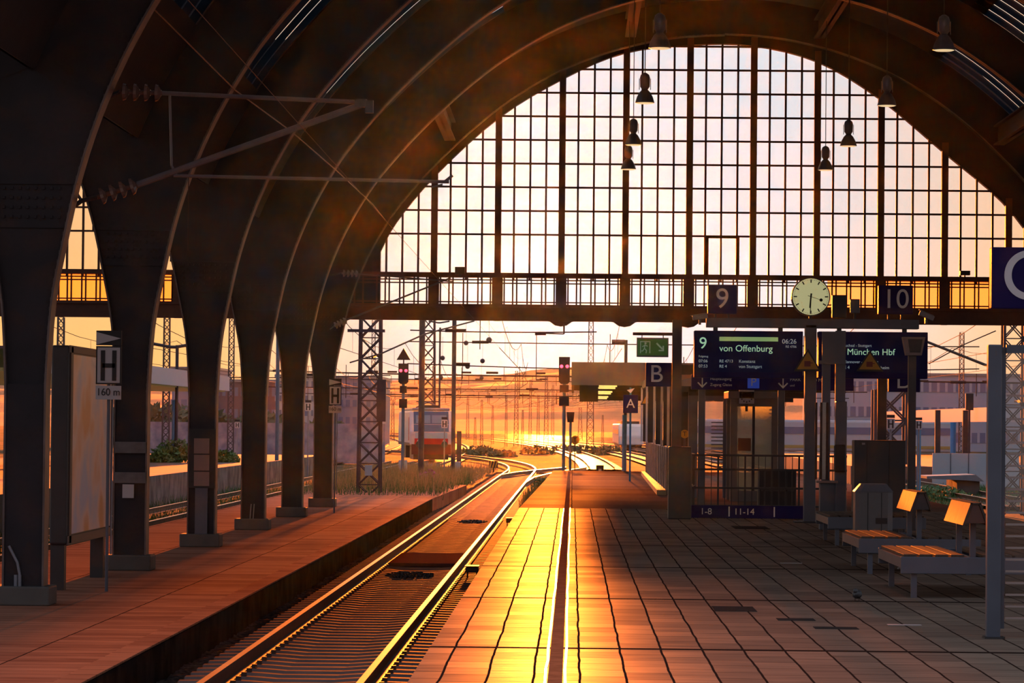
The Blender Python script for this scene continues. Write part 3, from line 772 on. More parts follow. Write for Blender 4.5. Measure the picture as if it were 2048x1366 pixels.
hand(186, R*0.62, 0.016, 'hour_hand'); hand(182, R*0.90, 0.011, 'minute_hand', y=-0.09); hand(108, R*0.50, 0.005, 'second_hand', y=-0.096)
a_ = radians(108); MB().lathe((sin(a_)*R*0.58, -0.096, cos(a_)*R*0.58), [(0.030, 0), (0.030, 0.005), (0.018, 0.005), (0.018, 0)], 16, 'Y').build('second_ring', BLACK, ck)
MB().box((-0.03, -0.02, -R-0.13), (0.03, 0.08, -R)).build('neck', DARK, ck)
# loudspeaker box, cabinet and cameras on the beam
p = at(1709, 627, GY); t_ = thing('loudspeaker', p, 'small grey loudspeaker box between clock and number 10', 'loudspeaker')
MB().box((-0.085, -0.06, -0.0), (0.085, 0.06, 0.26)).build('box', GREY, t_, bevel=0.01); MB().box((-0.02, -0.02, -0.1), (0.02, 0.02, 0)).build('stem', DARK, t_)
p = at(1678, 636, GY); t_ = thing('junction_box', p, 'dark square cabinet behind the clock on the beam', 'cabinet')
MB().box((-0.13, 0.0, 0), (0.13, 0.2, 0.42)).build('box', DARK, t_, bevel=0.01)
def camera_box(px, py, ang, label):
    p = at(px, py, GY-0.2); t_ = thing('security_camera', p, label, 'camera', 'cameras on the gantry')
    m = MB(); m.box((-0.14, -0.05, -0.045), (0.14, 0.05, 0.045)); o = m.build('housing', GREYL, t_, bevel=0.01); o.rotation_euler = (0, ang, 0)
    m = MB(); m.box((-0.17, -0.055, 0.045), (0.12, 0.055, 0.055)); o = m.build('sunshade', GREYL, t_); o.rotation_euler = (0, ang, 0)
    MB().box((-0.02, 0.0, -0.14), (0.02, 0.2, -0.03)).build('bracket', GREY, t_)
camera_box(1852, 632, 0.4, 'pale security camera at the right end of the gantry beam')
camera_box(1400, 634, -0.15, 'pale security camera at the left end of the gantry beam')
# warning triangles
def triangle(px, py0, py1, d, w_px, label):
    s = F/d; p = at(px, (py0+py1)/2, d); hw, hh = w_px/2/s, (py1-py0)/2/s
    t_ = thing('warning_sign', p, label, 'sign', 'yellow triangle warning signs')
    MB().prism([(-hw, -hh), (hw, -hh), (0, hh)], 0, 0.02).build('border', BLACK, t_)
    k = 0.80; MB().prism([(-hw*k, -hh*0.82), (hw*k, -hh*0.82), (0, hh*0.70)], -0.006, 0).build('face', YEL, t_)
    m = MB(); m.box((-hw*0.26, -0.012, -hh*0.58), (hw*0.20, -0.005, -hh*0.10)); m.box((hw*0.20, -0.012, -hh*0.30), (hw*0.36, -0.005, -hh*0.22)); m.build('pictogram', mat('dark_red_mark', (0.16, 0.02, 0.01), 0.5), t_)
    return t_
triangle(1615, 697, 743, GY-0.6, 54, 'yellow triangle warning sign on the clock post')
triangle(1739, 700, 743, GY-0.6, 54, 'yellow triangle warning sign in front of the right display board')
MB(( 0,0,0)).box((-0.02, 0.02, -0.05), (0.02, 0.47, 0.0)).build('bracket', DARK, bpy.data.objects['warning_sign'])
MB((0,0,0)).box((-0.02, 0.02, -0.05), (0.02, 0.25, 0.0)).build('bracket', DARK, bpy.data.objects['warning_sign.001'])

# ---- letter C sign hung near the right frame edge
CYd = 42.0
tc_ = number_sign(1979, 497, 2118, 618, 'C', 0.86, 'large navy sign with white letter C at the right frame edge', y=CYd)
px_ = at(2100, 700, CYd).x + 0.2
MB(tc_.location).box((px_, CYd-0.06, 0), (px_+0.12, CYd+0.06, tc_.location.z+0.9)).build('pole', GREY, tc_)
MB(tc_.location).box((tc_.location.x, CYd-0.04, tc_.location.z-0.06), (px_+0.1, CYd+0.04, tc_.location.z)).build('bracket', GREY, tc_)

# ---- exit sign, B sign and their post rising from a boxed base
BY = 66.0
bp_ = at(1352, 895, BY)
bpost = thing('sign_post', (bp_.x, BY, 0), 'brown slender sign post standing on a boxed grey base', 'post')
MB(bpost.location).box((bp_.x-0.09, BY-0.09, at(0, 895, BY).z), (bp_.x+0.09, BY+0.09, at(1352, 640, BY).z)).build('pole', mat('brown_steel', (0.07, 0.05, 0.045), 0.5), bpost)
q = at(1358, 1035, BY); w_ = 46/2/(F/BY)
MB(bpost.location).box((q.x-w_, BY-0.25, 0), (q.x+w_, BY+0.25, at(1358, 893, BY).z)).build('base_box', DARK, bpost, bevel=0.02)
MB(bpost.location).box((at(1272, 0, BY).x, BY-0.03, at(1300, 671, BY).z), (bp_.x, BY+0.03, at(1300, 665, BY).z)).build('arm', FRAME, bpost)
a, b = at(1273, 714, BY), at(1337, 676, BY)
ex = thing('exit_sign', ((a.x+b.x)/2, BY, a.z), 'green emergency exit sign with running figure and diagonal arrow', 'sign')
W_, H_ = b.x-a.x, b.z-a.z
MB().box((-W_/2, -0.05, 0), (W_/2, 0.05, H_)).build('box', GREYL, ex, bevel=0.005)
exf = MB().box((-W_/2+0.02, -0.056, 0.03), (W_/2-0.02, -0.05, H_-0.03)).build('face', GREEN, ex)
PALEG = mat('pictogram_pale', (0.35, 0.40, 0.30), 0.5, emit=(0.3, 0.4, 0.28), estr=0.25)
m = MB(); cx_, cz = -W_*0.24, H_*0.5; y0, y1 = -0.062, -0.056
m.box((cx_-0.09, y0, cz-0.11), (cx_-0.075, y1, cz+0.11)); m.box((cx_+0.085, y0, cz-0.11), (cx_+0.10, y1, cz+0.11)); m.box((cx_-0.09, y0, cz+0.10), (cx_+0.10, y1, cz+0.115))
m.disc((cx_+0.01, 0, cz+0.075), 0.02, y0, y1, 12)
for (x0, z0, x1, z1) in ((0.0, 0.05, -0.01, -0.02), (-0.01, -0.02, 0.03, -0.06), (0.03, -0.06, 0.02, -0.11), (-0.01, -0.02, -0.04, -0.07), (-0.04, -0.07, -0.07, -0.07), (0.0, 0.04, 0.05, 0.02), (0.0, 0.04, -0.05, 0.01)):
    m.tube((cx_+x0, -0.059, cz+z0), (cx_+x1, -0.059, cz+z1), 0.009, 6)
m.build('running_figure', PALEG, exf)
m = MB(); cx_ = W_*0.24
m.prism([(cx_-0.08, cz+0.07), (cx_-0.06, cz+0.09), (cx_+0.05, cz-0.02), (cx_+0.03, cz-0.04)], y0, y1)
m.prism([(cx_+0.07, cz+0.03), (cx_+0.07, cz-0.07), (cx_-0.03, cz-0.07), (cx_-0.03, cz-0.045), (cx_+0.04, cz-0.045), (cx_+0.045, cz+0.03)], y0, y1)
m.build('arrow', PALEG, exf)
for x in (-0.2, 0.2): MB().box((x-0.008, -0.01, H_), (x+0.008, 0.01, H_+0.06)).build('hanger', DARK, ex)
tb = number_sign(1291, 773, 1342, 726, 'B', 0.001, '') if False else number_sign(1291, 726, 1342, 773, 'B', 0.46, 'navy sign with white letter B left of the brown post', y=BY, dx=-0.04)
# blue A sign farther off
ta = number_sign(1246, 790, 1276, 826, 'A', 0.40, 'small dark sign with letter A hanging below the far canopy', y=110)
MB().prism([(-0.12, 0.72), (0.12, 0.78), (0.0, 0.62)], -0.05, 0.0).build('small_arrow', WHITE, ta)
MB().box((-0.03, 0.1, -ta.location.z), (0.03, 0.16, 0.8)).build('pole', BLUEP, ta)

# ---- direction sign over the stairs
DY = 78.0
a, b = at(1382, 779, DY), at(1706, 752, DY)
ds = thing('direction_sign', ((a.x+b.x)/2, DY, 0), 'long navy direction sign with white arrows and blue parking symbol', 'sign')
MB(ds.location).box((a.x, DY-0.1, a.z), (b.x, DY+0.1, b.z)).build('panel', mat('violet_navy', (0.02, 0.01, 0.12), 0.5, spec=0.1), ds, bevel=0.01)
zc_ = (a.z+b.z)/2
for px in (1403, 1562): post(ds, at(px, 900, DY).x, DY+0.18, 0, at(px, 780, DY).z+0.3, 0.15, 0.15, 'post', GREY)
def down_arrow(px):
    x = at(px, 765, DY).x - ds.location.x; m = MB()
    m.box((x-0.012, -0.112, zc_-0.10), (x+0.012, -0.102, zc_+0.11))
    m.prism([(x, zc_-0.13), (x+0.11, zc_-0.02), (x+0.09, zc_+0.0), (x, zc_-0.09), (x-0.09, zc_), (x-0.11, zc_-0.02)], -0.112, -0.102); m.build('arrow', WHITE, ds)
down_arrow(1404); down_arrow(1565)
x0_ = at(1427, 0, DY).x - ds.location.x
text('Hauptausgang', 0.085, (x0_, -0.11, zc_+0.07), ds, WHITE, align='LEFT'); text('Zugang Gleise', 0.085, (x0_, -0.11, zc_-0.06), ds, WHITE, align='LEFT')
x1_ = at(1506, 765, DY).x - ds.location.x; MB().box((x1_-0.13, -0.112, zc_-0.13), (x1_+0.13, -0.102, zc_+0.12)).build('parking_tile', mat('parking_blue', (0.03, 0.08, 0.45), 0.4, emit=(0.02, 0.06, 0.4), estr=0.3), ds)
text('P', 0.26, (x1_, -0.118, zc_), ds, WHITE)
x2_ = at(1586, 0, DY).x - ds.location.x; text('PARK', 0.10, (x2_, -0.11, zc_+0.07), ds, WHITE, align='LEFT'); text('und', 0.07, (x2_, -0.11, zc_-0.06), ds, WHITE, align='LEFT')
text('10 M', 0.10, (at(1640, 0, DY).x - ds.location.x, -0.11, zc_+0.06), ds, WHITE)
# D sign behind, right
td = number_sign(1775, 742, 1838, 784, 'D', 0.50, 'navy sign with white letter D half hidden under the right board', y=GY+12)
MB().box((-0.03, 0, -1.5), (0.03, 0.05, 0)).build('pole', GREY, td) if False else None
tdz = td.location.z; post(td, at(1764, 800, GY+12).x, GY+12.15, 0, tdz+0.4, 0.20, 0.12, 'pole', mat('brown_steel', (0, 0, 0)))

# ---- stair railing with platform banner
SY = 66.6
a, b = at(1381, 1035, SY), at(1605, 1012, SY); b2 = at(1692, 1012, SY)
rl = thing('stair_railing', ((a.x+b.x)/2, SY, 0), 'dark steel stair railing with navy 1-8 and 11-14 banner', 'railing')
zt = at(1500, 911, SY).z; m = MB(rl.location)
for z in (zt, zt-0.27, zt-0.62, 0.24): m.box((a.x-0.05, SY-0.02, z-0.02), (b2.x, SY+0.02, z+0.02))
m.build('rails', DARK, rl)
x = a.x; i = 0
while x < b2.x:
    w_ = 0.035 if i % 4 == 0 else 0.014; MB(rl.location).box((x-w_/2, SY-0.012, 0.0), (x+w_/2, SY+0.012, zt)).build('upright', DARK, rl); x += 0.128; i += 1
MB(rl.location).box((a.x, SY-0.06, a.z), (b.x, SY-0.03, b.z)).build('banner', NAVY, rl)
zb_ = (a.z+b.z)/2
text('1-8', 0.17, (at(1421, 0, SY).x-rl.location.x, -0.07, zb_), rl, WHITE); text('11-14', 0.17, (at(1497, 0, SY).x-rl.location.x, -0.07, zb_), rl, WHITE)
for px in (1467, 1557): x = at(px, 0, SY).x; MB(rl.location).box((x-0.012, SY-0.07, a.z+0.03), (x+0.012, SY-0.06, b.z-0.02)).build('divider', WHITE, rl)
# side rail running away behind
m = MB(); 
sr = thing('stair_railing', (a.x, 75, 0), 'dark railing running away from the boxed base towards the lift', 'railing')
m = MB(sr.location)
for z in (zt, 0.6, 0.15): m.box((a.x+0.05, SY+0.1, z-0.02), (a.x+0.09, 84, z+0.02))
m.build('rails', DARK, sr)
for k in range(14):
    y = SY+0.6+k*1.25; MB(sr.location).box((a.x+0.05, y-0.02, 0), (a.x+0.09, y+0.02, zt)).build('upright', DARK, sr)
# dark cases behind the railing
a, b = at(1517, 1008, 71), at(1592, 939, 71); t_ = thing('vending_case', ((a.x+b.x)/2, 71.3, 0), 'low black case behind the stair railing', 'cabinet')
MB(t_.location).box((a.x, 71, 0.0), (b.x, 71.7, b.z)).build('body', BLACK, t_, bevel=0.02)
m = MB(t_.location)
for i in range(4): x = a.x+(b.x-a.x)*(i+0.7)/5; m.box((x-0.012, 70.985, 0.1), (x+0.012, 71, b.z-0.05))
m.box((a.x+0.04, 70.985, b.z*0.5), (b.x-0.04, 71, b.z*0.5+0.03)); m.build('grille', DARK, t_)

# ---- lift cabin with glass doors
LY = 82.0
a, b = at(1459, 1010, LY), at(1557, 798, LY); lw = b.x-a.x
lf = thing('lift_cabin', ((a.x+b.x)/2, LY+1, 0), 'glass lift cabin with pale frame and orange notice', 'lift')
o = lf.location; TAN = mat('tan_frame', (0.16, 0.13, 0.11), 0.5)
zt = b.z
for x in (a.x, b.x-0.16):
    for y in (LY, LY+2.0): MB(o).box((x, y, 0), (x+0.16, y+0.16, zt)).build('corner_post', TAN, lf)
MB(o).box((a.x-0.06, LY-0.1, zt), (b.x+0.06, LY+2.3, zt+0.17)).build('roof', TAN, lf, bevel=0.01)
MB(o).box((a.x+0.16, LY+0.02, zt-0.18), (b.x-0.16, LY+0.12, zt)).build('lintel', TAN, lf)
MB(o).box((a.x+0.16, LY+0.02, 0), (b.x-0.16, LY+0.1, 0.25)).build('kick_plate', TAN, lf)
mid = (a.x+b.x)/2-0.02
MB(o).box((mid-0.03, LY+0.03, 0.25), (mid+0.03, LY+0.09, zt-0.18)).build('door_edge', DARK, lf)
FROST = glass('lift_glass', (0.55, 0.62, 0.52), 0.12, 0.15, frost=0.35)
for (x0, x1, nm) in ((a.x+0.16, mid-0.03, 'glass_door'), (mid+0.03, b.x-0.16, 'glass_door')): MB(o).box((x0, LY+0.05, 0.25), (x1, LY+0.06, zt-0.18)).build(nm, FROST, lf)
n1 = at(1490, 889, LY); MB(o).box((n1.x-0.17, LY-0.0, n1.z-0.15), (n1.x+0.13, LY+0.02, n1.z+0.15)).build('orange_notice', mat('orange_brown', (0.25, 0.08, 0.02), 0.5), lf)
m = MB(o)
for i in range(16): z = 0.95+0.085*i; m.box((mid+0.35, LY+2.1, z), (b.x-0.16, LY+2.13, z+0.035))
m.build('rear_blind', GREYL, lf)
# square dial-like plate on the lift roof
p = at(1493, 793, LY-0.1); t_ = thing('square_clock', p, 'small square white dial with black dots above the lift', 'clock')
MB().box((-0.175, 0, -0.17), (0.175, 0.1, 0.17)).build('case', SIGNW, t_, bevel=0.005)
m = MB()
for i in range(12):
    if i in (0, 11, 1): continue
    m.disc((sin(i*pi/6)*0.13, 0, cos(i*pi/6)*0.13), 0.017, -0.006, 0.0, 10)
m.build('dots', BLACK, t_); MB().box((-0.03, 0.02, -0.35), (0.03, 0.08, -0.17)).build('bracket', DARK, t_)
# glazed shelter screens left of the lift
a, b = at(1384, 1000, 86), at(1455, 792, 86)
gs = thing('glazed_screen', ((a.x+b.x)/2, 86, 0), 'glazed screen with grey frame and white handle left of the lift', 'screen')
o = gs.location
for x in (a.x, b.x): MB(o).box((x-0.11, 85.9, 0), (x+0.11, 86.1, b.z)).build('frame_post', GREY, gs)
MB(o).box((a.x, 85.93, b.z-0.12), (b.x, 86.07, b.z)).build('head_rail', GREY, gs)
MB(o).box((a.x+0.1, 85.99, 0.2), (b.x-0.1, 86.0, b.z-0.12)).build('pane', GLASS, gs)
m = MB(o)
for i in range(13): z = 0.75+0.09*i; m.box((a.x+0.45, 85.96, z), (b.x-0.1, 85.98, z+0.03))
m.build('striped_film', GREYL, gs)
h0 = at(1397, 826, 85.8); m = MB(o); m.path([(h0.x, 85.75, h0.z), (h0.x+0.06, 85.75, h0.z), (h0.x+0.06, 85.75, 0.5)], 0.02, 8); m.build('white_handle', SIGNW, gs)

# ---- help point / cabinet group right of the clock post
HY = 60.0
a, b = at(1668, 1035, HY), at(1690, 803, HY)
hp = thing('help_point_column', ((a.x+b.x)/2, HY, 0), 'slate grey column with dark call unit right of the clock post', 'help point')
o = hp.location
MB(o).box((a.x, HY-0.1, 0), (b.x+0.02, HY+0.15, b.z)).build('column', GREY, hp, bevel=0.01)
p = at(1680, 915, HY-0.2); MB(o).box((p.x-0.11, HY-0.25, p.z-0.25), (p.x+0.09, HY-0.1, p.z+0.22)).build('call_unit', BLACK, hp, bevel=0.03)
p = at(1655, 985, HY-0.05); MB(o).box((p.x-0.14, HY-0.05, 0), (p.x+0.14, HY+0.2, 0.80)).build('cabinet', GREY, hp, bevel=0.01)
MB(o).box((p.x-0.2, HY-0.12, 0.80), (p.x+0.16, HY+0.25, 0.84)).build('shelf', mat('shelf_pink', (0.35, 0.2, 0.16), 0.4), hp)
for px, top, ww in ((1651, 720, 0.14), (1679, 662, 0.17)): x = at(px, 800, HY+0.3).x; MB(o).box((x-ww/2, HY+0.22, 0), (x+ww/2, HY+0.36, at(px, top, HY+0.3).z)).build('tall_post', GREY, hp)
a1, b1 = at(1643, 727, HY+0.3), at(1672, 664, HY+0.3); MB(o).box((a1.x, HY+0.2, a1.z), (b1.x, HY+0.3, b1.z)).build('top_panel', GREY, hp)
a1, b1 = at(1635, 733, HY+0.3), at(1690, 722, HY+0.3); MB(o).box((a1.x, HY+0.15, a1.z+0.04), (b1.x, HY+0.2, b1.z)).build('clamp', GREY, hp)
# glass panel beside
MB(o).box((at(1640, 0, HY).x, HY+0.05, 0.86), (at(1662, 0, HY).x, HY+0.06, at(1650, 805, HY).z)).build('glass_leaf', GLASS, hp)
for px in (1640, 1650, 1662): x = at(px, 0, HY).x; MB(o).box((x-0.02, HY+0.04, 0.86), (x+0.02, HY+0.08, at(1650, 805, HY).z)).build('leaf_frame', RUSTY, hp)

# dark notice cabinet
a, b = at(1705, 1030, 58), at(1809, 881, 58)
t_ = thing('notice_cabinet', ((a.x+b.x)/2, 58, 0), 'wide black cabinet behind the bin and benches', 'cabinet')
MB(t_.location).box((a.x, 57.9, 0.02), (b.x, 58.4, b.z)).build('body', mat('charcoal', (0.02, 0.02, 0.024), 0.45), t_, bevel=0.015)
for f_ in (0.25, 0.68): x = a.x+(b.x-a.x)*f_; MB(t_.location).box((x-0.006, 57.89, 0.1), (x+0.006, 57.9, b.z-0.03)).build('seam', BLACK, t_)
MB(t_.location).cbox((a.x+0.15, 57.88, b.z-0.06), (0.05, 0.02, 0.03)).build('latch', GREYL, t_)

# loudspeaker / floodlight on the tall slim pole
LPY = 50.0
p = at(1823, 710, LPY); t_ = thing('lamp_pole', (p.x, LPY, 0), 'slim dark pole topped by a wide square floodlight before the right board', 'lamp')
MB(t_.location).box((p.x-0.055, LPY-0.055, 0), (p.x+0.055, LPY+0.055, p.z)).build('pole', DARK, t_)
a, b = at(1803, 711, LPY), at(1848, 675, LPY)
MB(t_.location).prism([(a.x+0.05, a.z), (b.x-0.05, a.z), (b.x, b.z), (a.x, b.z)], LPY-0.12, LPY+0.12).build('head', mat('tan_housing', (0.20, 0.14, 0.12), 0.5), t_)
MB(t_.location).prism([(a.x+0.10, a.z+0.04), (b.x-0.07, a.z+0.04), (b.x-0.04, b.z-0.03), (a.x+0.07, b.z-0.03)], LPY-0.13, LPY-0.12).build('grille', BLACK, t_)

# ---- litter bin
BNY = 49.0; p = at(1743, 1103, BNY)
bn = thing('litter_bin', (p.x, BNY, 0), 'grey eight-sided litter bin with orange-lit sloping rim', 'litter bin')
def oct_(w, d): c = w*0.28; return [(-w+c, -d), (w-c, -d), (w, -d+c), (w, d-c), (w-c, d), (-w+c, d), (-w, d-c), (-w, -d+c)]
MB().prismz(oct_(0.26, 0.26), 0.03, 0.86).build('body', mat('bin_grey', (0.12, 0.11, 0.11), 0.45), bn)
MB().prismz(oct_(0.27, 0.27), 0.0, 0.03).build('foot', DARK, bn)
m = MB(); A = oct_(0.27, 0.27); B = oct_(0.18, 0.18); vs = [(x, y, 0.86) for x, y in A] + [(x, y, 0.97) for x, y in B]
m.add(vs, [tuple(range(8)), tuple(range(15, 7, -1))] + [(i, (i+1) % 8, 8+(i+1) % 8, 8+i) for i in range(8)]); m.build('hood', mat('bin_hood', (0.14, 0.13, 0.14), 0.3), bn)
for x in (-0.09, 0.10): MB().box((x-0.004, -0.266, 0.05), (x+0.004, -0.258, 0.85)).build('seam', BLACK, bn)
MB().box((0.02, -0.268, 0.42), (0.18, -0.26, 0.5)).build('slot', BLACK, bn)

# ---- benches: two-sided slatted seats with tent-shaped backs
def bench(x0, x1, y0, y1, label, back=True, bx=None):
    cx_ = (x0+x1)/2; t_ = thing('platform_bench', (cx_, y0, 0), label, 'bench', 'two-sided platform benches')
    w = (x1-x0)/2; L_ = y1-y0; zs = 0.45
    for side in (-1, 1):
        for k in range(4):
            xa = 0.10 + k*(w-0.10)/4; xb = xa + (w-0.10)/4 - 0.03
            MB().box((min(side*xa, side*xb), 0.02, zs-0.035), (max(side*xa, side*xb), L_-0.02, zs)).build('seat_slat', WOOD, t_, bevel=0.004)
    MB().box((-w, 0, zs-0.20), (w, 0.06, zs-0.025)).build('end_beam', GREY, t_, bevel=0.006)
    MB().box((-w, L_-0.06, zs-0.20), (w, L_, zs-0.025)).build('end_beam', GREY, t_, bevel=0.006)
    for x in (-w, w-0.05, -0.025): MB().box((x, 0.06, zs-0.14), (x+0.05, L_-0.06, zs-0.035)).build('side_beam', GREY, t_)
    for x in (-w+0.14, w-0.14):
        for y in (0.05, L_-0.12): MB().box((x-0.03, y, 0), (x+0.03, y+0.06, zs-0.14)).build('leg', GREY, t_)
    if back:
        yb0, yb1 = -0.15, L_*0.62
        for y in (0.1, yb1-0.3): MB().box((-0.03, y, zs-0.1), (0.03, y+0.06, 0.80)).build('back_post', GREY, t_)
        for side in (-1, 1):
            m = MB(); m.prism([(side*0.03, 0.985), (side*0.055, 0.985), (side*0.135, 0.76), (side*0.11, 0.76)], yb0, yb1); m.build('back_board', mat('back_board_wood', (0.10, 0.07, 0.055), 0.6, spec=0.02, noise=0.25, scale=9), t_)
        MB().box((-0.055, yb0, 0.975), (0.055, yb1, 0.992)).build('back_cap', WOOD, t_)
        MB().prism([(-0.03, 0.97), (0.03, 0.97), (0.10, 0.78), (-0.10, 0.78)], yb0+0.02, yb0+0.05).build('back_end', DARK, t_)
    return t_
bench(3.40, 4.90, 36.2, 38.9, 'nearest two-sided bench with tent-shaped wooden back, behind the grey frame post')
bench(3.44, 4.90, 42.0, 44.6, 'middle two-sided bench with tent-shaped wooden back beside the bin')
bench(3.80, 5.25, 52.0, 54.6, 'farthest bench, seat tip seen just left of the bin', back=False)
# one more bench edge glimpsed in the shelter
bench(4.95, 6.0, 31.5, 33.0, 'bench end with orange-lit slats glimpsed through the striped glass', back=False)

# ---- wind shelter with striped glass at the right edge
WY = 29.4
a = at(1968, 1275, WY); b = at(2004, 690, WY)
ws = thing('wind_shelter', (a.x, WY, 0), 'tall grey steel frame of a wind shelter with striped glass, right edge', 'shelter')
o = ws.location
MB(o).box((a.x, WY-0.06, 0), (a.x+0.115, WY+0.06, b.z)).build('frame_post', GREY, ws, bevel=0.01)
MB(o).box((a.x+0.115, WY+0.02, 0.08), (a.x+0.155, WY+0.06, b.z-0.02)).build('frame_lip', GREY, ws)
MB(o).box((a.x+0.155, WY-0.03, b.z-0.07), (a.x+1.9, WY+0.03, b.z)).build('head_rail', GREY, ws)
MB(o).box((a.x+1.8, WY-0.06, 0), (a.x+1.9, WY+0.06, b.z)).build('frame_post', GREY, ws)
MB(o).box((a.x+0.155, WY+0.0, 0.12), (a.x+1.8, WY+0.008, b.z-0.07)).build('pane', GLASS, ws)
m = MB(o); z = 0.16
while z < b.z-0.42: m.box((a.x+0.16, WY-0.003, z), (a.x+1.8, WY, z+0.018)); z += 0.098
m.build('printed_stripes', mat('stripe_print', (0.38, 0.28, 0.24), 0.5), ws)
# folding hinges and foot
MB(o).box((a.x-0.02, WY-0.1, 0), (a.x+0.15, WY+0.1, 0.015)).build('foot_plate', DARK, ws)

# ---- pigeon-like bird and litter on the slabs
p = ground_at(1712, 1201)
pg = thing('pigeon', p, 'small dark bird crouching on the paving in front of the benches', 'bird')
m = MB(); prof = 10
m.ball((0, 0, 0.07), 0.055, 8, (0.95, 1.7, 0.85)); m.ball((-0.02, -0.06, 0.105), 0.026, 6, (1, 1.1, 1)); m.tube((-0.01, -0.03, 0.08), (-0.02, -0.058, 0.105), 0.03, 10, 0.02)
m.tube((-0.02, -0.08, 0.105), (-0.022, -0.105, 0.10), 0.006, 6, 0.002)
m.prismz([(-0.03, 0.07), (0.03, 0.07), (0.02, 0.16), (-0.02, 0.16)], 0.055, 0.065)
m.build('body', mat('bird_feathers', (0.035, 0.03, 0.03), 0.6, col2=(0.10, 0.09, 0.085), scale=40), pg, smooth=True)
for x in (-0.02, 0.02): MB().tube((x, 0, 0), (x, 0.0, 0.04), 0.004).build('leg', RUSTY, pg)
for (px, py, w_, l_, lab) in ((1802, 1139, 0.07, 0.3, 'crumpled white scrap of paper under the middle bench'), (1581, 1126, 0.14, 0.14, 'thin pale strip of tape on the slabs left of the benches'), (1806, 1249, 0.15, 0.16, 'thin pale strip of tape on the slabs in front of the bench')):
    p = ground_at(px, py); mm = MB(p)
    if 'crumpled' in lab:
        for k in range(5): mm.ball((p.x+random.uniform(-.05, .05), p.y+random.uniform(-.1, .1), 0.018), 0.018, 3, (1.4, 2, 0.9))
        nm = 'paper_scrap'
    else: mm.box((p.x-w_, p.y-0.06, 0.001), (p.x+w_, p.y+0.06, 0.005)); nm = 'tape_strip'
    tag(mm.build(nm, mat('paper', (0.5, 0.45, 0.42), 0.8, spec=0.02)), lab, 'litter')
# low dark manhole frames in the slabs
for (px, py, w_, l_, lab) in ((1467, 1217, 0.20, 0.45, 'dark sunken slab nearest the sunlit strip'), (1590, 1238, 0.17, 0.18, 'dark narrow slab in the middle of the platform'), (1670, 1255, 0.19, 0.16, 'dark narrow slab below the bird'), (1500, 1055, 0.30, 0.9, 'dark drain cover before the stair railing')):
    p = ground_at(px, py); tag(MB(p).box((p.x-w_, p.y-l_, -0.01), (p.x+w_, p.y+l_, 0.003)).build('floor_slab', mat('wet_slab', (0.05, 0.04, 0.035), 0.8, spec=0.0), None), lab, 'slab')

# ================================================================ THINGS ON THE LOW PLATFORM
def halt_sign(px, py_base, board_w, top, z_of, label, dist=True, h160='160 m'):
    p = ground_at(px, py_base, ZL); s = F/p.y
    t_ = thing('stop_sign', p, label, 'sign', 'H stop boards on the left platform')
    Z = lambda py: at(px, py, p.y).z - p.z
    z0, z1, z2, z3, z4 = [Z(v) for v in z_of]           # plate bottom, plate top/board bottom, board top, arrow top
    hw = board_w/2/s
    MB().tube((0, 0, 0), (0, 0, z3), 0.022, 10).build('pole', GREY, t_)
    MB().tube((0.05, 0.03, 0.5), (0.05, 0.03, z1), 0.012, 8).build('conduit', GREYL, t_)
    MB().box((-hw, -0.05, z1+0.01), (hw, -0.03, z3)).build('board', BLACK, t_)
    MB().box((-hw+0.02, -0.056, z1+0.03), (hw-0.02, -0.05, z3-0.02)).build('board_face', SIGNW, t_)
    zm = (z1+z3)/2; bw = hw*0.20; hh = (z3-z1)*0.39
    m = MB(); m.box((-hw*0.62, -0.062, zm-hh), (-hw*0.62+bw*1.7, -0.056, zm+hh)); m.box((hw*0.62-bw*1.7, -0.062, zm-hh), (hw*0.62, -0.056, zm+hh)); m.box((-hw*0.5, -0.062, zm-0.03), (hw*0.5, -0.056, zm+0.03))
    m.build('letter_h', BLACK, t_)
    MB().box((-hw, -0.05, z0), (hw, -0.03, z1-0.01)).build('distance_plate', SIGNW, t_)
    text(h160, (z1-z0)*0.72, (0, -0.055, (z0+z1)/2), t_, BLACK, sx=0.9)
    MB().box((-hw, -0.05, z3+0.01), (hw, -0.03, z4)).build('arrow_plate', BLACK, t_)
    MB().prism([(-hw*0.98, z3+0.02), (-hw*0.98, z4-0.02), (hw*0.95, (z3+z4)/2)], -0.056, -0.05).build('white_wedge', SIGNW, t_)
    return t_
halt_sign(212, 1183, 51, 660, (799, 770, 0, 692, 661), 'near H stop board with 160 m plate on a slim pole')
halt_sign(668, 1026, 25, 757, (826, 811, 0, 772, 757), 'farther H stop board with 160 m plate beside the last pillar')

# poster cabinet
p0, p1 = ground_at(122, 1181, ZL), ground_at(194, 1155, ZL)
X_ = (p0.x+p1.x)/2
pc = thing('poster_cabinet', (X_, p0.y, ZL), 'tall lit poster cabinet on two dark legs left of the stop board', 'poster cabinet')
o = pc.location; ya, yb = p0.y-0.05, p1.y+0.35
zt = at(120, 690, p0.y).z; zb = at(120, 1090, p0.y).z
for y in (p0.y+0.1, p1.y): MB(o).box((X_-0.13, y-0.1, ZL), (X_+0.06, y+0.1, zb+0.05)).build('leg', DARK, pc)
MB(o).box((X_-0.14, ya, zb), (X_+0.10, yb, zt)).build('case', DARK, pc, bevel=0.03)
MB(o).box((X_+0.10, ya+0.35, zb+0.14), (X_+0.112, yb-0.12, zt-0.12)).build('poster', POSTER, pc)
m = MB(o)
for (y0, y1, z0, z1) in ((ya+0.1, ya+0.30, zb+0.02, zt-0.02), (yb-0.1, yb, zb, zt), (ya, yb, zt-0.1, zt), (ya, yb, zb, zb+0.12)): m.box((X_+0.10, y0, z0), (X_+0.12, y1, z1))
m.build('door_frame', mat('brownish_frame', (0.10, 0.07, 0.06), 0.5), pc)
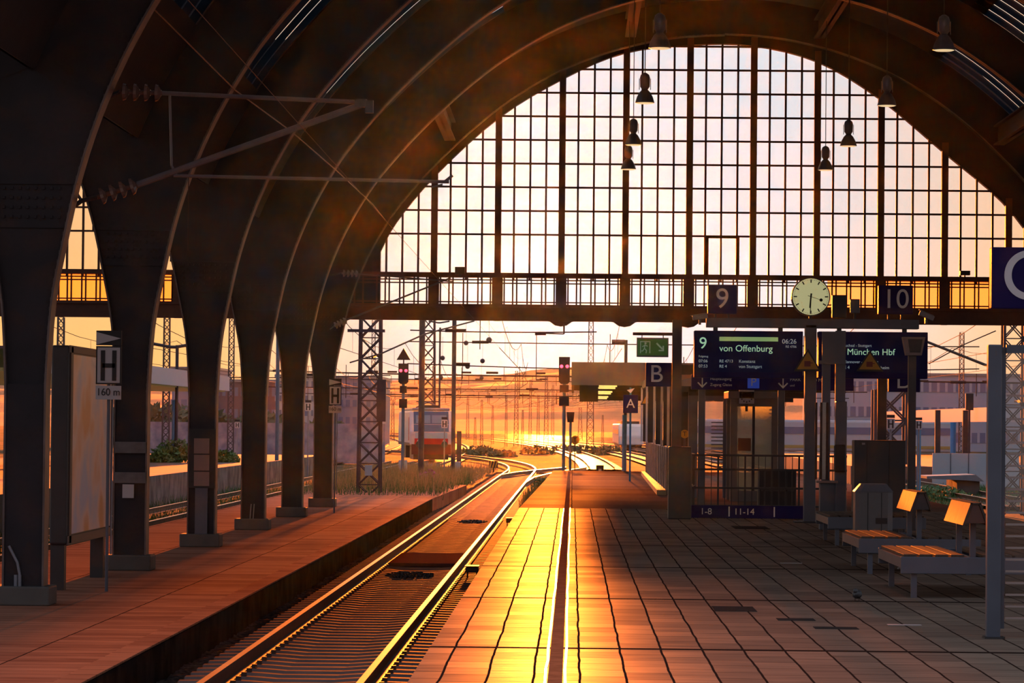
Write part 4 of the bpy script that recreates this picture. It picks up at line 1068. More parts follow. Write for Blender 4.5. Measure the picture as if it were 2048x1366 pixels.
# pillar fittings: painted bands, notices
def on_pillar(i, px0, py0, px1, py1, nm, material, label, cat, depth=0.03):
    y = RIBS[i] - 0.19; a, b = at(px0, py1, y), at(px1, py0, y)
    t_ = MB(((a.x+b.x)/2, y, (a.z+b.z)/2)).box((a.x, y-depth, a.z), (b.x, y, b.z)).build(nm, material); return tag(t_, label, cat)
BAND = mat('pale_band', (0.16, 0.15, 0.145), 0.6, noise=0.3, scale=6)
on_pillar(2, 228, 884, 291, 906, 'painted_band', BAND, 'upper pale band around the second pillar', 'band')
on_pillar(2, 228, 945, 291, 966, 'painted_band', BAND, 'lower pale band around the second pillar', 'band')
on_pillar(2, 244, 969, 267, 996, 'small_notice', SIGNW, 'small white plate hung under the lower band of the second pillar', 'notice')
nb_ = on_pillar(3, 377, 858, 430, 976, 'notice_board', BLACK, 'black framed board with three pale notices on the third pillar', 'notice board')
for (y0, y1) in ((877, 907), (910, 941), (944, 972)):
    y = RIBS[3] - 0.23; a, b = at(387, y1, y), at(418, y0, y); oo = nb_.location
    MB(oo).box((a.x, y-0.012, a.z), (b.x, y, b.z)).build('notice', mat('notice_paper', (0.24, 0.17, 0.15), 0.6), nb_)
on_pillar(3, 389, 976, 415, 1075, 'cable_duct', GREY, 'ribbed grey cable duct under the notices on the third pillar', 'duct')
for k, px in enumerate((499, 505)):
    a = at(px, 1048, RIBS[4]-0.2); b = at(px+3, 1008, RIBS[4]-0.2); tag(MB(a).tube(a, b, 0.012, 8).build('conduit', GREYL), 'white conduit stub at the foot of the fourth pillar', 'conduit', 'conduit stubs at the fourth pillar')
for px, top in ((30, 1150), (38, 1150)):
    a = at(px, 1181, RIBS[1]-0.22); b = at(px, top, RIBS[1]-0.22); c = at(16, 1092, RIBS[1]-0.22)
    mm = MB(a).tube(a, b, 0.022, 10)
    if px == 38: mm.tube(b, (b.x-0.03, b.y, b.z+0.15), 0.018, 8).tube((b.x-0.03, b.y, b.z+0.15), c, 0.018, 8)
    tag(mm.build('conduit', GREYL), 'pale conduit rising from the base of the nearest pillar' + (', with a bent tail' if px == 38 else ', short and straight'), 'conduit')

# ---- pendant lamps
def pendant(px, py, zb, label, grp):
    p = at(px, py, 1.0); k = (zb-EYE)/(p.z-EYE); x, y = p.x*k, k
    t_ = thing('pendant_lamp', (x, y, zb), label, 'lamp', grp)
    MB().lathe((0, 0, 0), [(0.20, 0), (0.195, 0.02), (0.165, 0.12), (0.11, 0.22), (0.06, 0.27)], 24).build('shade', LAMPM, t_, smooth=True); sh_ = children(t_)[-1]
    MB().lathe((0, 0, -0.005), [(0.185, 0), (0.15, -0.012)], 24).build('lens', LENS, sh_)
    MB().lathe((0, 0, 0), [(0.06, 0.27), (0.075, 0.30), (0.10, 0.33), (0.105, 0.52), (0.085, 0.58), (0.03, 0.62)], 16).build('ballast_housing', LAMPM, t_, smooth=True)
    for s_ in (-1, 1): MB().tube((s_*0.115, 0, 0.27), (s_*0.115, 0, 0.50), 0.008, 6).build('cage_rod', LAMPM, t_)
    zt_ = 12.4 - zb - 0.15
    MB().tube((0, 0, 0.62), (0, 0, zt_), 0.010, 6).build('cable', DARK, t_)
LL = 'pendant lamps hanging in the left row'; LR = 'pendant lamps hanging in the right row'
for (px, py, d) in ((1320, 95, 1), (1290, 205, 2), (1267, 289, 3), (1257, 338, 4)):
    pendant(px, py, 8.4, ['', 'nearest lamp of the left pendant row, largest of its row', 'second lamp of the left pendant row', 'third lamp of the left pendant row', 'farthest lamp of the left pendant row, before a thick mullion'][d], LL)
for (px, py, d) in ((1888, 100, 1), (1774, 211, 2), (1697, 292, 3), (1651, 340, 4)):
    pendant(px, py, 8.4, ['', 'nearest lamp of the right pendant row, glowing rim at the top right', 'second lamp of the right pendant row', 'third lamp of the right pendant row', 'farthest lamp of the right pendant row'][d], LR)

# ---- catenary cantilever in the hall
def insulator(m, p, q, n=4, r=0.11):
    p, q = Vector(p), Vector(q); a = q-p
    m.tube(p, q, 0.03, 8)
    for i in range(n):
        c = p + a*((i+0.5)/n); u = a.normalized()*0.018; m.tube(c-u, c+u, r, 14, r*0.9)
        m.tube(c+u, c+u*3, r*0.9, 14, 0.04)
CYY = 44.3
def A(px, py): return at(px, py, CYY)
ca = thing('catenary_cantilever', A(205, 195), 'hinged catenary bracket with ribbed insulators reaching from the nearest arch over the track', 'catenary bracket')
o = ca.location
m = MB(o); insulator(m, A(235, 181), A(322, 184)); m.build('upper_insulator', INSUL, ca, smooth=False)
m = MB(o); insulator(m, A(192, 393), A(272, 368)); m.build('lower_insulator', INSUL, ca)
MB(o).tube(A(320, 184), A(722, 203), 0.028, 8).build('top_tube', PIPE, ca)
MB(o).tube(A(272, 368), A(735, 203), 0.042, 8).build('bracket_tube', PIPE, ca)
MB(o).tube(A(345, 350), A(898, 363), 0.022, 8).build('registration_tube', PIPE, ca)
MB(o).path([A(337, 188), A(341, 330), A(352, 350)], 0.016, 8).build('stay_rod', PIPE, ca)
MB(o).path([A(352, 350), A(800, 226) , A(735, 203)], 0.001, 4).build('thin_stay', WIRE, ca) if False else None
m = MB(o); m.tube(A(205, 195), A(238, 181), 0.03, 8); m.tube(A(135, 418), A(160, 400), 0.03, 8); m.tube(A(160, 400), A(192, 393), 0.03, 8); m.tube(A(150, 385), A(160, 400), 0.02, 8); m.build('hinge', DARK, ca)
m = MB(o); m.cbox(A(720, 205), (0.14, 0.12, 0.1)); m.cbox(A(738, 212), (0.1, 0.1, 0.16)); m.build('clamp', DARK, ca)
m = MB(o); m.tube(A(890, 362), A(905, 350), 0.02, 6); m.tube(A(862, 374), A(885, 368), 0.012, 6); m.build('steady_arm', PIPE, ca)
# drop wire and the second cantilever at the end wall
tag(MB(A(375, 352)).tube(A(375, 352), A(374, 500), 0.006, 6).build('dropper', WIRE), 'short thin dropper hanging below the cantilever tube', 'wire')
EY_ = 94.8
def E(px, py): return at(px, py, EY_)
cb = thing('catenary_cantilever', E(670, 545), 'farther catenary bracket with white-tipped insulators at the last pillar', 'catenary bracket')
o = cb.location
m = MB(o); insulator(m, E(683, 546), E(716, 547), 4, 0.10); m.build('upper_insulator', GREYL, cb)
m = MB(o); insulator(m, E(668, 652), E(692, 640), 4, 0.10); m.build('lower_insulator', GREYL, cb)
MB(o).tube(E(716, 547), E(905, 563), 0.02, 6).build('top_tube', PIPE, cb)
MB(o).tube(E(692, 640), E(900, 556), 0.025, 6).build('bracket_tube', PIPE, cb)
MB(o).tube((-6.7, RIBS[6]-0.1, E(642, 545).z), E(683, 546), 0.02, 6).build('hinge', DARK, cb)
MB(o).tube((-6.7, RIBS[6]-0.1, E(642, 655).z), E(668, 652), 0.02, 6).build('hinge', DARK, cb)

# wires along the track through the hall and out
def wire(pts, r, label, nm='overhead_wire', material=WIRE, group=None):
    m = MB(pts[0]); m.path(pts, r, 5); return tag(m.build(nm, material), label, 'wire', group)
zc_w = A(740, 375).z; zm_w = A(735, 203).z
wire([(TX, 24, zc_w), (TX, 200, zc_w-0.2)], 0.004, 'contact wire running over the near track through the hall')
pts = []
for i in range(21):
    y = 110 + i*4.4; k = ((y-44.3) % 50.5)/50.5; pts.append((TX, y, zc_w + (zm_w-zc_w)*(1-4*k*(1-k)*0.75)))
wire(pts, 0.004, 'sagging messenger wire above the near track')
# thin tie cable linking the arches
pts = [at(270, -20, RIBS[1]), at(300, 10, RIBS[1]+2), at(468, 178, RIBS[2]), at(582, 262, RIBS[3]), at(672, 340, RIBS[4]), at(745, 408, RIBS[5]), at(770, 440, RIBS[6]-0.4)]
wire(pts, 0.012, 'brown tie cable zigzagging from arch to arch on the left', 'tie_cable', FLANGE)

# ================================================================ THE YARD OUTSIDE
# far canopy over the platform
FY0, FY1 = 125.0, 157.0
m0_ = at(1142, 723, FY0); zt = at(1142, 724, FY0).z; zf = at(1142, 770, FY0).z
cn = thing('platform_canopy', (4.5, FY0, zt), 'long beige-fronted platform canopy beyond the hall with lit ceiling lamps', 'canopy')
o = cn.location
MB(o).box((-0.05, FY0, zf), (10.0, FY0+0.12, zt)).build('front_fascia', CREAM, cn)
MB(o).box((-0.05, FY0+0.12, zf), (0.05, FY1, zt)).build('side_fascia', CREAM, cn)
MB(o).box((0.05, FY0+0.12, zf+0.12), (10.0, FY1, zt-0.02)).build('roof_slab', mat('dark_soffit', (0.06, 0.035, 0.03), 0.7), cn)
for k in range(8):
    y = FY0 + 2 + k*3.2; MB(o).box((0.95+0.0*k, y, zf-0.03-0.04*k), (1.6-0.02*k, y+0.5, zf+0.03-0.04*k)).build('ceiling_lamp', mat('ceiling_lamp_glow', (0.6, 0.5, 0.2), 0.4, emit=(0.9, 0.75, 0.28), estr=0.8), cn)
MB(o).box((0.25, FY0+6, zf-0.55), (0.95, FY0+6.2, zf+0.12)).build('hanging_board', BLACK, cn)
for k in range(3):
    y = FY0 + 8 + k*9; MB(o).box((4.4, y, 0), (4.7, y+0.3, zf+0.12)).build('column', DARK, cn)
    MB(o).box((0.3, y, zf-0.12-0.12*k), (9.5, y+0.2, zf+0.12)).build('cross_beam', DARK, cn)
# stair parapet with ribbed panels, dark glazed stair roof posts
p0, p1 = ground_at(1333, 990), ground_at(1282, 950)
sp_ = thing('stair_parapet', (p0.x, p0.y, 0), 'orange-lit ribbed parapet wall beside the far stairs', 'parapet')
o = sp_.location; x0, y0, x1, y1 = p0.x, p0.y, p1.x+0.15, p1.y
zt = at(1333, 896, y0).z; n = 14
MB(o).prismz([(x0, y0), (x1, y1), (x1+0.12, y1), (x0+0.12, y0)], 0.12, zt).build('panels', PINKC, sp_)
m = MB(o)
for k in range(n):
    f = (k+0.2)/n; x = x0+(x1-x0)*f; y = y0+(y1-y0)*f; m.box((x-0.03, y-0.05, 0.12), (x+0.02, y+0.05, zt))
m.build('ribs', PINKC, sp_)
MB(o).prismz([(x0-0.25, y0), (x1-0.15, y1), (x1+0.3, y1), (x0+0.3, y0)], 0.0, 0.13).build('kerb', mat('kerb_edge', (0.35, 0.28, 0.16), 0.5), sp_)
MB(o).box((x0, y0-0.1, 0.0), (x0+0.55, y0+0.1, zt)).build('end_panel', DARK, sp_)
sg = thing('stair_enclosure', (p0.x+0.2, p0.y, 0), 'dark slatted stair enclosure above the ribbed parapet', 'enclosure')
o = sg.location
for k in range(5):
    px = (1283, 1293, 1308, 1323, 1336)[k]; y = p1.y - (p1.y-p0.y)*k/4; x = at(px, 850, y).x
    MB(o).box((x-0.03, y-0.05, zt), (x+0.03, y+0.05, 3.1)).build('slim_post', SIGNW, sg)
    MB(o).box((x+0.05, y+0.2, zt), (x+0.26, y+0.3, 3.1)).build('dark_panel', BLACK, sg)
MB(o).prismz([(p0.x, p0.y), (p1.x, p1.y), (p1.x+0.1, p1.y), (p0.x+0.9, p0.y)], 3.05, 3.3).build('eave', DARK, sg)
triangle(1296, 779, 810, p1.y-6, 30, 'dim triangle warning sign on the stair enclosure')

# lattice masts
def lattice(px, pyb, pyt, d, wpx, label, name='lattice_mast', z0=None, cat='mast', top_w=None, parts=True, step=None):
    s = F/d; p = at(px, pyb, d); zb = ZB if z0 is None else z0; zt = at(px, pyt, d).z; w = wpx/s
    t_ = thing(name, (p.x, d, zb), label, cat); h = zt-zb; tw = (top_w or 0.8)*w
    cs = [(-1, -1), (1, -1), (1, 1), (-1, 1)]; r = max(0.03, w*0.075)
    for (sx, sy) in cs:
        MB().tube((sx*w/2, sy*w/2, 0), (sx*tw/2, sy*tw/2, h), r*1.2, 4).build('corner_post', MAST, t_)
    m = MB(); step = step or w*0.95; n = max(3, int(h/step))
    for k in range(n):
        z0_, z1_ = h*k/n, h*(k+1)/n; wa = w+(tw-w)*k/n; wb = w+(tw-w)*(k+1)/n
        for q in (0, 2):
            (ax, ay), (bx, by) = cs[q], cs[(q+1) % 4]
            m.tube((ax*wa/2, ay*wa/2, z0_), (bx*wb/2, by*wb/2, z1_), r*0.55, 4); m.tube((bx*wa/2, by*wa/2, z0_), (ax*wb/2, ay*wb/2, z1_), r*0.55, 4)
        m.tube((-wb/2, -wb/2, z1_), (wb/2, -wb/2, z1_), r*0.5, 4)
    m.build('cross_bracing', MAST, t_); return t_
la = lattice(738, 1000, 634, 117, 44, 'large near lattice mast left of the locomotive', top_w=0.9)
s_ = F/117
MB().box((-0.75, -0.5, at(0, 655, 117).z-ZB-0.05), (0.5, -0.4, at(0, 655, 117).z-ZB+0.05)).build('cross_arm', MAST, la)
MB().box((-0.12, -0.55, 1.0), (0.12, -0.45, 1.35)).build('blue_box', mat('blue_box', (0.25, 0.38, 0.5), 0.5), la)
MB().box((0.25, -0.5, 2.8), (0.55, -0.3, 4.2)).build('side_cabinet', MAST, la)
lattice(854, 935, 634, 262, 30, 'slender lattice mast rising behind the locomotive')
lattice(1180, 890, 634, 420, 14, 'pale thin lattice mast behind the red signal and canopy', top_w=0.6)
lattice(330, 900, 634, 190, 14, 'lattice mast seen through the gap right of the second pillar')
lattice(460, 900, 634, 230, 12, 'lattice mast seen through the gap right of the third pillar')
lattice(117, 900, 634, 170, 15, 'lattice mast seen above the poster cabinet')
lattice(2022, 1010, 634, 112, 42, 'large lattice mast at the right frame edge behind the striped glass', top_w=0.95)
lattice(1921, 820, 665, 330, 10, 'slender lattice mast before the pale right-hand building')
lattice(1778, 900, 780, 180, 62, 'lattice portal leg between the right displays and the stop boards', top_w=1.0)
lattice(745, 870, 640, 0.1+420, 8, 'thin far lattice mast close behind the large near mast')
random.seed(4)
for i, (px, pt, w_) in enumerate(((1032, 742, 9), (1092, 752, 9), (1060, 760, 6), (1076, 790, 6), (963, 800, 6), (985, 810, 5), (935, 790, 6), (1105, 770, 6), (1160, 815, 9), (1012, 790, 5), (785, 800, 7), (950, 835, 5), (1205, 830, 5), (1045, 820, 5))):
    lattice(px, 882, pt, random.uniform(380, 640), w_, ('distant catenary mast among the cluster in the yard haze, ' + ['tallest, in the middle', 'square-topped, right of centre', 'slim, just right of the tallest', 'short, mid-right', 'slim, left of centre', 'short, left of centre', 'right of the locomotive', 'just left of the red signal', 'below the beige canopy', 'just left of the tallest', 'left of the locomotive', 'shortest, behind the locomotive nose', 'under the canopy lamps', 'short, near the tallest'][i])[:118], top_w=0.5)
# plain poles
def pole(px, pyb, pyt, d, r, label, material=MAST, nm='catenary_pole', zb=ZB, cat='pole', group=None):
    p = at(px, pyb, d); return tag(MB((p.x, d, zb)).tube((p.x, d, zb), (p.x, d, at(px, pyt, d).z), r, 8).build(nm, material), label, cat, group)
pole(906, 925, 632, 160, 0.10, 'tall dark pole just right of the locomotive')
pole(842, 900, 632, 150, 0.13, 'thick dark pole rising behind the triangle-topped signal')
pole(878, 880, 655, 300, 0.08, 'thin pole carrying a double lamp arm above the locomotive')
pole(1250, 890, 680, 150, 0.07, 'thin lamp pole standing over the canopy roof')
pole(1130, 940, 790, 140, 0.10, 'blue-grey signal pole at the end of the platform', BLUEP) if False else None
for px, d, c in ((351, 150, MAST), (345, 150, BLUEP)):
    pole(px, 900, 690 if c is MAST else 800, d, 0.07, 'grey lamp pole through the second gap' if c is MAST else 'blue pole below the left canopy', c)
pole(553, 925, 640, 160, 0.09, 'blue-grey pole in the gap between fourth and fifth pillars', mat('blue_grey_pole', (0.07, 0.13, 0.2), 0.5))
pole(1904, 905, 845, 205, 0.17, 'bright blue post below the right-hand canopy', mat('bright_blue', (0.03, 0.28, 0.62), 0.5), cat='post')
pole(1835, 1010, 860, 120, 0.07, 'pale blue pole of the H board right of the lamp pole', BLUEP)
pole(1301+0, 0, 0, 1, 0, '') if False else None
# double lamp heads
for (px, py, d, lab) in ((878, 645, 300, 'double-armed lamp head above the locomotive'), (345, 693, 150, 'double-armed lamp head seen through the second gap')):
    p = at(px, py, d); tag(MB(p).tube((p.x-0.9, d, p.z+0.12), (p.x-0.1, d, p.z-0.02), 0.07, 6).tube((p.x+0.1, d, p.z-0.02), (p.x+0.9, d, p.z+0.12), 0.07, 6).tube((p.x-0.12, d, p.z-0.02), (p.x+0.12, d, p.z-0.02), 0.07, 6).build('street_lamp', MAST), lab, 'lamp')
p = at(1240, 684, 150); tag(MB(p).tube((p.x-0.35, 150, p.z), (p.x+0.2, 150, p.z), 0.10, 8).build('street_lamp', MAST), 'drop-shaped lamp head on the thin pole over the canopy', 'lamp')

# signals
def signal(px, py_t, py_b, w_px, d, base_py, label, tri=False, extra=()):
    s = F/d; p = at(px, py_t, d); w = w_px/s; zb_ = ZB; zt_ = p.z; zl = at(px, py_b, d).z
    t_ = thing('railway_signal', (p.x, d, zb_), label, 'railway signal', 'red light signals'); H = lambda z: z - zb_
    MB().tube((0, 0, 0), (0, 0, H(zl)), 0.07, 10).build('mast', mat('signal_mast', (0.10, 0.16, 0.22), 0.5), t_)
    c = w*0.2; MB().prism([(-w/2, H(zl)+c), (-w/2+c, H(zl)), (w/2-c, H(zl)), (w/2, H(zl)+c), (w/2, H(zt_)), (-w/2, H(zt_))], -0.12, 0.05).build('head', BLACK, t_)
    zl_ = H(zt_) - (zt_-zl)*0.35
    for x in (-w*0.26, w*0.26): MB().disc((x, 0, zl_), w*0.15, -0.15, -0.12, 14).build('red_light', RED, t_)
    for (a0, a1, ww) in extra:
        z1_, z0_ = H(at(px, a0, d).z), H(at(px, a1, d).z); MB().box((-ww/s/2, -0.12, z0_), (ww/s/2, 0.02, z1_)).build('indicator_box', BLACK, t_)
    MB().tube((0, 0, H(zl)-1.2), (0, 0, H(zl)), 0.05, 8).build('stem', BLACK, t_)
    if tri:
        z0_, z1_ = H(at(px, 720, d).z), H(at(px, 696, d).z); hw = 14/s; MB().prism([(-hw, z0_), (hw, z0_), (0, z1_)], -0.1, -0.05).build('triangle_board', BLACK, t_); MB().tube((0, 0, H(zt_)), (0, 0, z0_), 0.03).build('board_stem', BLACK, t_)
    MB().cbox((0, 0, 0.15), (0.4, 0.4, 0.3)).build('base', CONC, t_)
    return t_
signal(807, 727, 768, 20, 150, 935, 'red signal with triangle board on top, before the locomotive', True, ((772, 786, 14), (798, 816, 16)))
signal(1129, 714, 768, 22, 140, 940, 'red signal at the platform end beside the beige canopy', False, ((770, 784, 18), (792, 812, 20)))
p = at(1141, 835, 145); sg2 = thing('shunting_signal', (p.x, 145, ZB), 'small dark unlit signal right of the red signal', 'railway signal')
MB().tube((0, 0, 0), (0, 0, p.z-ZB-0.2), 0.06, 8).build('mast', mat('signal_mast', (0, 0, 0)), sg2); MB().prism([(-0.13, p.z-ZB-0.2), (0.13, p.z-ZB-0.2), (0.16, p.z-ZB+0.22), (-0.16, p.z-ZB+0.22)], -0.12, 0.02).build('head', BLACK, sg2)
for (px, py, d, lab) in ((1150, 880, 150, 'round yellow sign with black T near the platform end'), (1369, 868, 96, 'round yellow sign with black T between brown post and glazed screen')):
    p = at(px, py, d); r = (9 if d > 100 else 8.5)/(F/d); zb_ = ZB if d > 130 else 0.0
    t_ = thing('round_sign', (p.x, d, zb_), lab, 'sign')
    MB().disc((0, 0, p.z-zb_), r, -0.03, 0, 24).build('disc', YEL, t_); MB().tube((0, 0.02, 0), (0, 0.02, p.z-zb_), 0.025).build('pole', MAST, t_)
    text('T', r*1.5, (0, -0.035, p.z-zb_), t_, BLACK)
p = at(1937, 803, 200); t_ = thing('railway_signal', (p.x, 200, ZB), 'dark unlit signal head before the right-hand building', 'railway signal')
MB().box((-0.22, -0.1, p.z-ZB-0.5), (0.22, 0.1, p.z-ZB+0.45)).build('head', BLACK, t_); MB().tube((0, 0, 0), (0, 0, p.z-ZB-0.4), 0.06).build('mast', MAST, t_)
p = at(2031, 803, 110); t_ = thing('amber_lamp', p, 'small glowing amber lamp on the right-hand lattice mast', 'lamp'); MB().ball((0, -0.5, 0), 0.05, 6).build('glow', AMBER, t_); MB().box((-0.03, -0.45, -0.03), (0.03, 0.4, 0.03)).build('bracket', MAST, t_)
# low shunting signal and buffers near platform end
p = at(1200, 915, 145); t_ = thing('ground_signal', (p.x, 145, ZB), 'squat dark ground signal box beyond the platform end', 'railway signal')
MB().box((-0.16, -0.15, 0), (0.16, 0.15, 1.1)).build('body', BLACK, t_); MB().box((-0.06, -0.16, 0.75), (0.06, -0.15, 0.95)).build('white_mark', SIGNW, t_)
MB().box((-0.3, 0.2, 0), (2.4, 0.6, 0.35)).build('cable_trough', BLACK, t_)
pole(1248, 942, 830, 135, 0.09, 'blue post under the beige canopy near its left corner', BLUEP, 'signal_post', 0.0, 'post')
# H boards farther away
def far_h(px, py, d, wpx, label, zb=ZB):
    s = F/d; p = at(px, py, d); hw = wpx/2/s; t_ = thing('stop_sign', (p.x, d, zb), label, 'sign'); z = p.z-zb
    MB().box((-hw, -0.03, z-hw*1.35), (hw, 0, z+hw*1.35)).build('board', SIGNW, t_)
    m = MB(); m.box((-hw*0.7, -0.036, z-hw*1.05), (-hw*0.32, -0.03, z+hw*1.05)); m.box((hw*0.32, -0.036, z-hw*1.05), (hw*0.7, -0.03, z+hw*1.05)); m.box((-hw*0.4, -0.036, z-hw*0.15), (hw*0.4, -0.03, z+hw*0.15)); m.build('letter_h', BLACK, t_)
    MB().box((-hw, -0.03, z+hw*1.5), (hw, 0, z+hw*2.3)).build('arrow_plate', BLACK, t_); MB().tube((0, 0.03, 0), (0, 0.03, z), 0.035).build('pole', GREYL, t_)
far_h(1780, 848, 115, 16, 'distant H board left of the lamp pole, right half of the yard')
far_h(1836, 850, 118, 13, 'distant H board right of the lamp pole')
far_h(889, 848, 190, 12, 'small H board before the locomotive windscreen')
far_h(616, 814, 165, 12, 'distant H board in the gap beside the last pillar')
far_h(474, 850, 185, 9, 'tiny H board in the gap between third and fourth pillars')

# locomotive
LD = 240.0; lp = at(862, 926, LD)
lo = thing('electric_locomotive', (lp.x, LD, ZR), 'white electric locomotive with red buffer beam facing the station', 'locomotive', rz=radians(5.2))
LW = mat('loco_white', (0.50, 0.50, 0.53), 0.4); LR_ = mat('loco_red', (0.40, 0.015, 0.01), 0.4); LB = mat('loco_window', (0.05, 0.09, 0.16), 0.15); LBL = mat('loco_light_panel', (0.28, 0.42, 0.55), 0.4)
prof_b = [(0.0, 0.95), (-0.05, 1.9), (0.25, 2.4), (0.75, 3.35), (18.2, 3.35), (18.7, 2.4), (19.0, 1.9), (18.9, 0.95)]
MB().prismx(prof_b, -1.48, 1.48).build('body_shell', LW, lo, bevel=0.12)
MB().prismz([(-1.3, 0.75), (1.3, 0.75), (1.3, 18.2), (-1.3, 18.2)], 3.35, 3.55).build('roof', GREYL, lo, bevel=0.08)
def front(z0, z1, x0, x1, nm, material, off=0.03):
    f = lambda z: -0.05*(z-0.95)/0.95 if z < 1.9 else (-0.05+0.30*(z-1.9)/0.5 if z < 2.4 else 0.25+0.5*(z-2.4)/0.95)
    vs = [(x0, f(z0)-off, z0), (x1, f(z0)-off, z0), (x1, f(z1)-off, z1), (x0, f(z1)-off, z1), (x0, f(z0), z0), (x1, f(z0), z0), (x1, f(z1), z1), (x0, f(z1), z1)]
    MB().add(vs, [(0, 1, 2, 3), (4, 7, 6, 5), (0, 4, 5, 1), (1, 5, 6, 2), (2, 6, 7, 3), (3, 7, 4, 0)]).build(nm, material, lo)
front(2.42, 3.30, -1.2, 1.2, 'windscreen_mask', LB, 0.02); front(2.50, 3.05, -1.05, -0.05, 'windscreen', mat('loco_glass', (0.12, 0.2, 0.28), 0.1), 0.04); front(2.50, 3.05, 0.05, 1.05, 'windscreen', mat('loco_glass', (0, 0, 0)), 0.04)
front(1.92, 2.40, -1.2, 1.2, 'dark_band', LB, 0.02)
front(1.45, 1.85, -1.1, 1.1, 'light_panel', LBL, 0.04); front(1.05, 1.45, -1.15, 1.15, 'red_band', LR_, 0.05)
MB().box((-1.35, -0.1, 0.35), (1.35, 0.3, 1.05)).build('buffer_beam', mat('loco_dark_red', (0.06, 0.01, 0.01), 0.6), lo)
for x in (-0.88, 0.88): MB().lathe((x, -0.6, 1.05-0.0), [(0.22, 0), (0.22, 0.04), (0.09, 0.06), (0.09, 0.5)], 16, 'Y').build('buffer', DARK, lo); MB().disc((x, 0, 1.28), 0.09, -0.12, -0.05, 12).build('headlight', SIGNW, lo)
MB().box((-1.2, 0.3, 0.0), (1.2, 6.0, 0.9)).build('bogie', DARK, lo); MB().box((-1.2, 12.5, 0.0), (1.2, 18.5, 0.9)).build('bogie', DARK, lo)
MB().box((-1.50, 0.3, 0.95), (-1.47, 18.6, 1.15)).build('side_stripe', DARK, lo); MB().box((-1.5, 1.0, 1.3), (-1.475, 1.7, 2.9)).build('cab_door', LR_, lo)
m = MB(); m.path([(-0.7, 3.5, 3.6), (0, 5.5, 4.0), (-0.7, 7.5, 3.6)], 0.05); m.path([(0.7, 3.5, 3.6), (0, 5.5, 4.0)], 0.05); m.box((-0.8, 5.4, 3.98), (0.8, 5.6, 4.05)); m.box((-0.5, 2, 3.5), (0.6, 3, 3.75)); m.build('pantograph', DARK, lo)
# white train far right
wp = at(1262, 893, 390); wt = thing('passenger_train', (wp.x, 390, ZR), 'white train with sloping nose in the distance below the canopy', 'train')
MB().prismx([(0, 0.3), (0.4, 1.3), (2.4, 2.35), (4.0, 2.65), (60, 2.65), (60, 0.3)], -1.4, 1.4).build('body', mat('train_white', (0.55, 0.52, 0.50), 0.35), wt, bevel=0.15)
MB().box((-1.42, 2.5, 1.5), (-1.39, 58, 2.0)).build('window_band', LB, wt); MB().box((-1.0, 6, 2.65), (1.0, 50, 2.95)).build('roof_gear', DARK, wt); MB().box((-1.2, 0.8, -0.1), (1.2, 59, 0.35)).build('running_gear', DARK, wt)

# buffer stop / white posts before the locomotive
for (px, py, lab) in ((806, 932, 'pale concrete block left below the locomotive'), (913, 935, 'pale concrete block right below the locomotive')):
    p = at(px, py, 180); tag(MB((p.x, 180, ZB)).box((p.x-0.22, 179.8, ZB), (p.x+0.2, 180.2, p.z+0.3)).build('concrete_block', mat('pale_block', (0.30, 0.38, 0.42), 0.6)), lab, 'block')
p = at(918, 900, 185); tag(MB((p.x, 185, ZB)).box((p.x-0.12, 184.9, ZB), (p.x+0.12, 185.1, p.z+1.0)).build('mast_base', MAST), 'short dark mast stub right of the locomotive', 'post')
# striped marker board right of the curve
p = at(987, 925, 200); t_ = thing('marker_board', (p.x, 200, ZB), 'low black and yellow hatched marker board beside the curving track', 'marker')
MB().box((-0.25, 0, 0.25), (0.25, 0.05, 0.65)).build('board', BLACK, t_); m = MB()
for k in (-1, 0, 1): m.prism([(k*0.16-0.08, 0.27), (k*0.16-0.01, 0.27), (k*0.16+0.08, 0.63), (k*0.16+0.01, 0.63)], -0.01, 0)
m.build('stripes', YEL, t_); MB().box((-0.03, 0.05, 0), (0.03, 0.08, 0.4)).build('leg', BLACK, t_)

# left canopy
lc = thing('platform_canopy', (-20.5, 140, 3.2), 'curved pale canopy beyond the left pillars with underside made to glow yellow', 'canopy')
o = lc.location
for (xx, y0, y1, zt_, zb_) in ((-16.8, 104, 171, 3.95, 3.25),): MB(o).box((xx-0.1, y0, zb_), (xx, y1, zt_)).build('fascia', PALE, lc); MB(o).box((xx-0.1-7.5, y1-0.1, zb_), (xx-0.1, y1, zt_)).build('end_fascia', PALE, lc); MB(o).box((xx-7.6, y0, zt_-0.08), (xx-0.1, y1, zt_)).build('roof', GREY, lc); MB(o).box((xx-7.4, y0, zb_-0.05), (xx-0.2, y1-0.2, zb_+0.05)).build('soffit', mat('soffit_olive_glow', (0.22, 0.2, 0.08), 0.6, emit=(0.3, 0.28, 0.1), estr=0.12), lc)  # yellow light on the soffit put in as faint emission
for y in (110, 126, 142, 158): MB(o).box((-20.4, y, 0), (-20.1, y+0.3, 3.2)).build('column', BLUEP if y == 142 else GREY, lc)
# right canopy
rc = thing('platform_canopy', (30, 215, 3.0), 'low grey canopy on dark posts far right', 'canopy')
o = rc.location; MB(o).box((23.0, 195, 2.15), (23.15, 262, 2.95)).build('fascia', PALE, rc); MB(o).box((23.15, 195, 2.75), (33, 262, 2.95)).build('roof', GREYL, rc); MB(o).box((23.1, 194.9, 2.15), (33, 195, 2.95)).build('end_fascia', PALE, rc)
for px in (1874, 1929): x = at(px, 850, 200).x; MB(o).box((x-0.15, 200, -0.2), (x+0.15, 200.3, 2.8)).build('column', DARK, rc)
m = MB(); m.box((13.5, 170, ZB), (40, 262, -0.1)); struct('floor_right_platform', m, mat('far_platform', (0, 0, 0)))
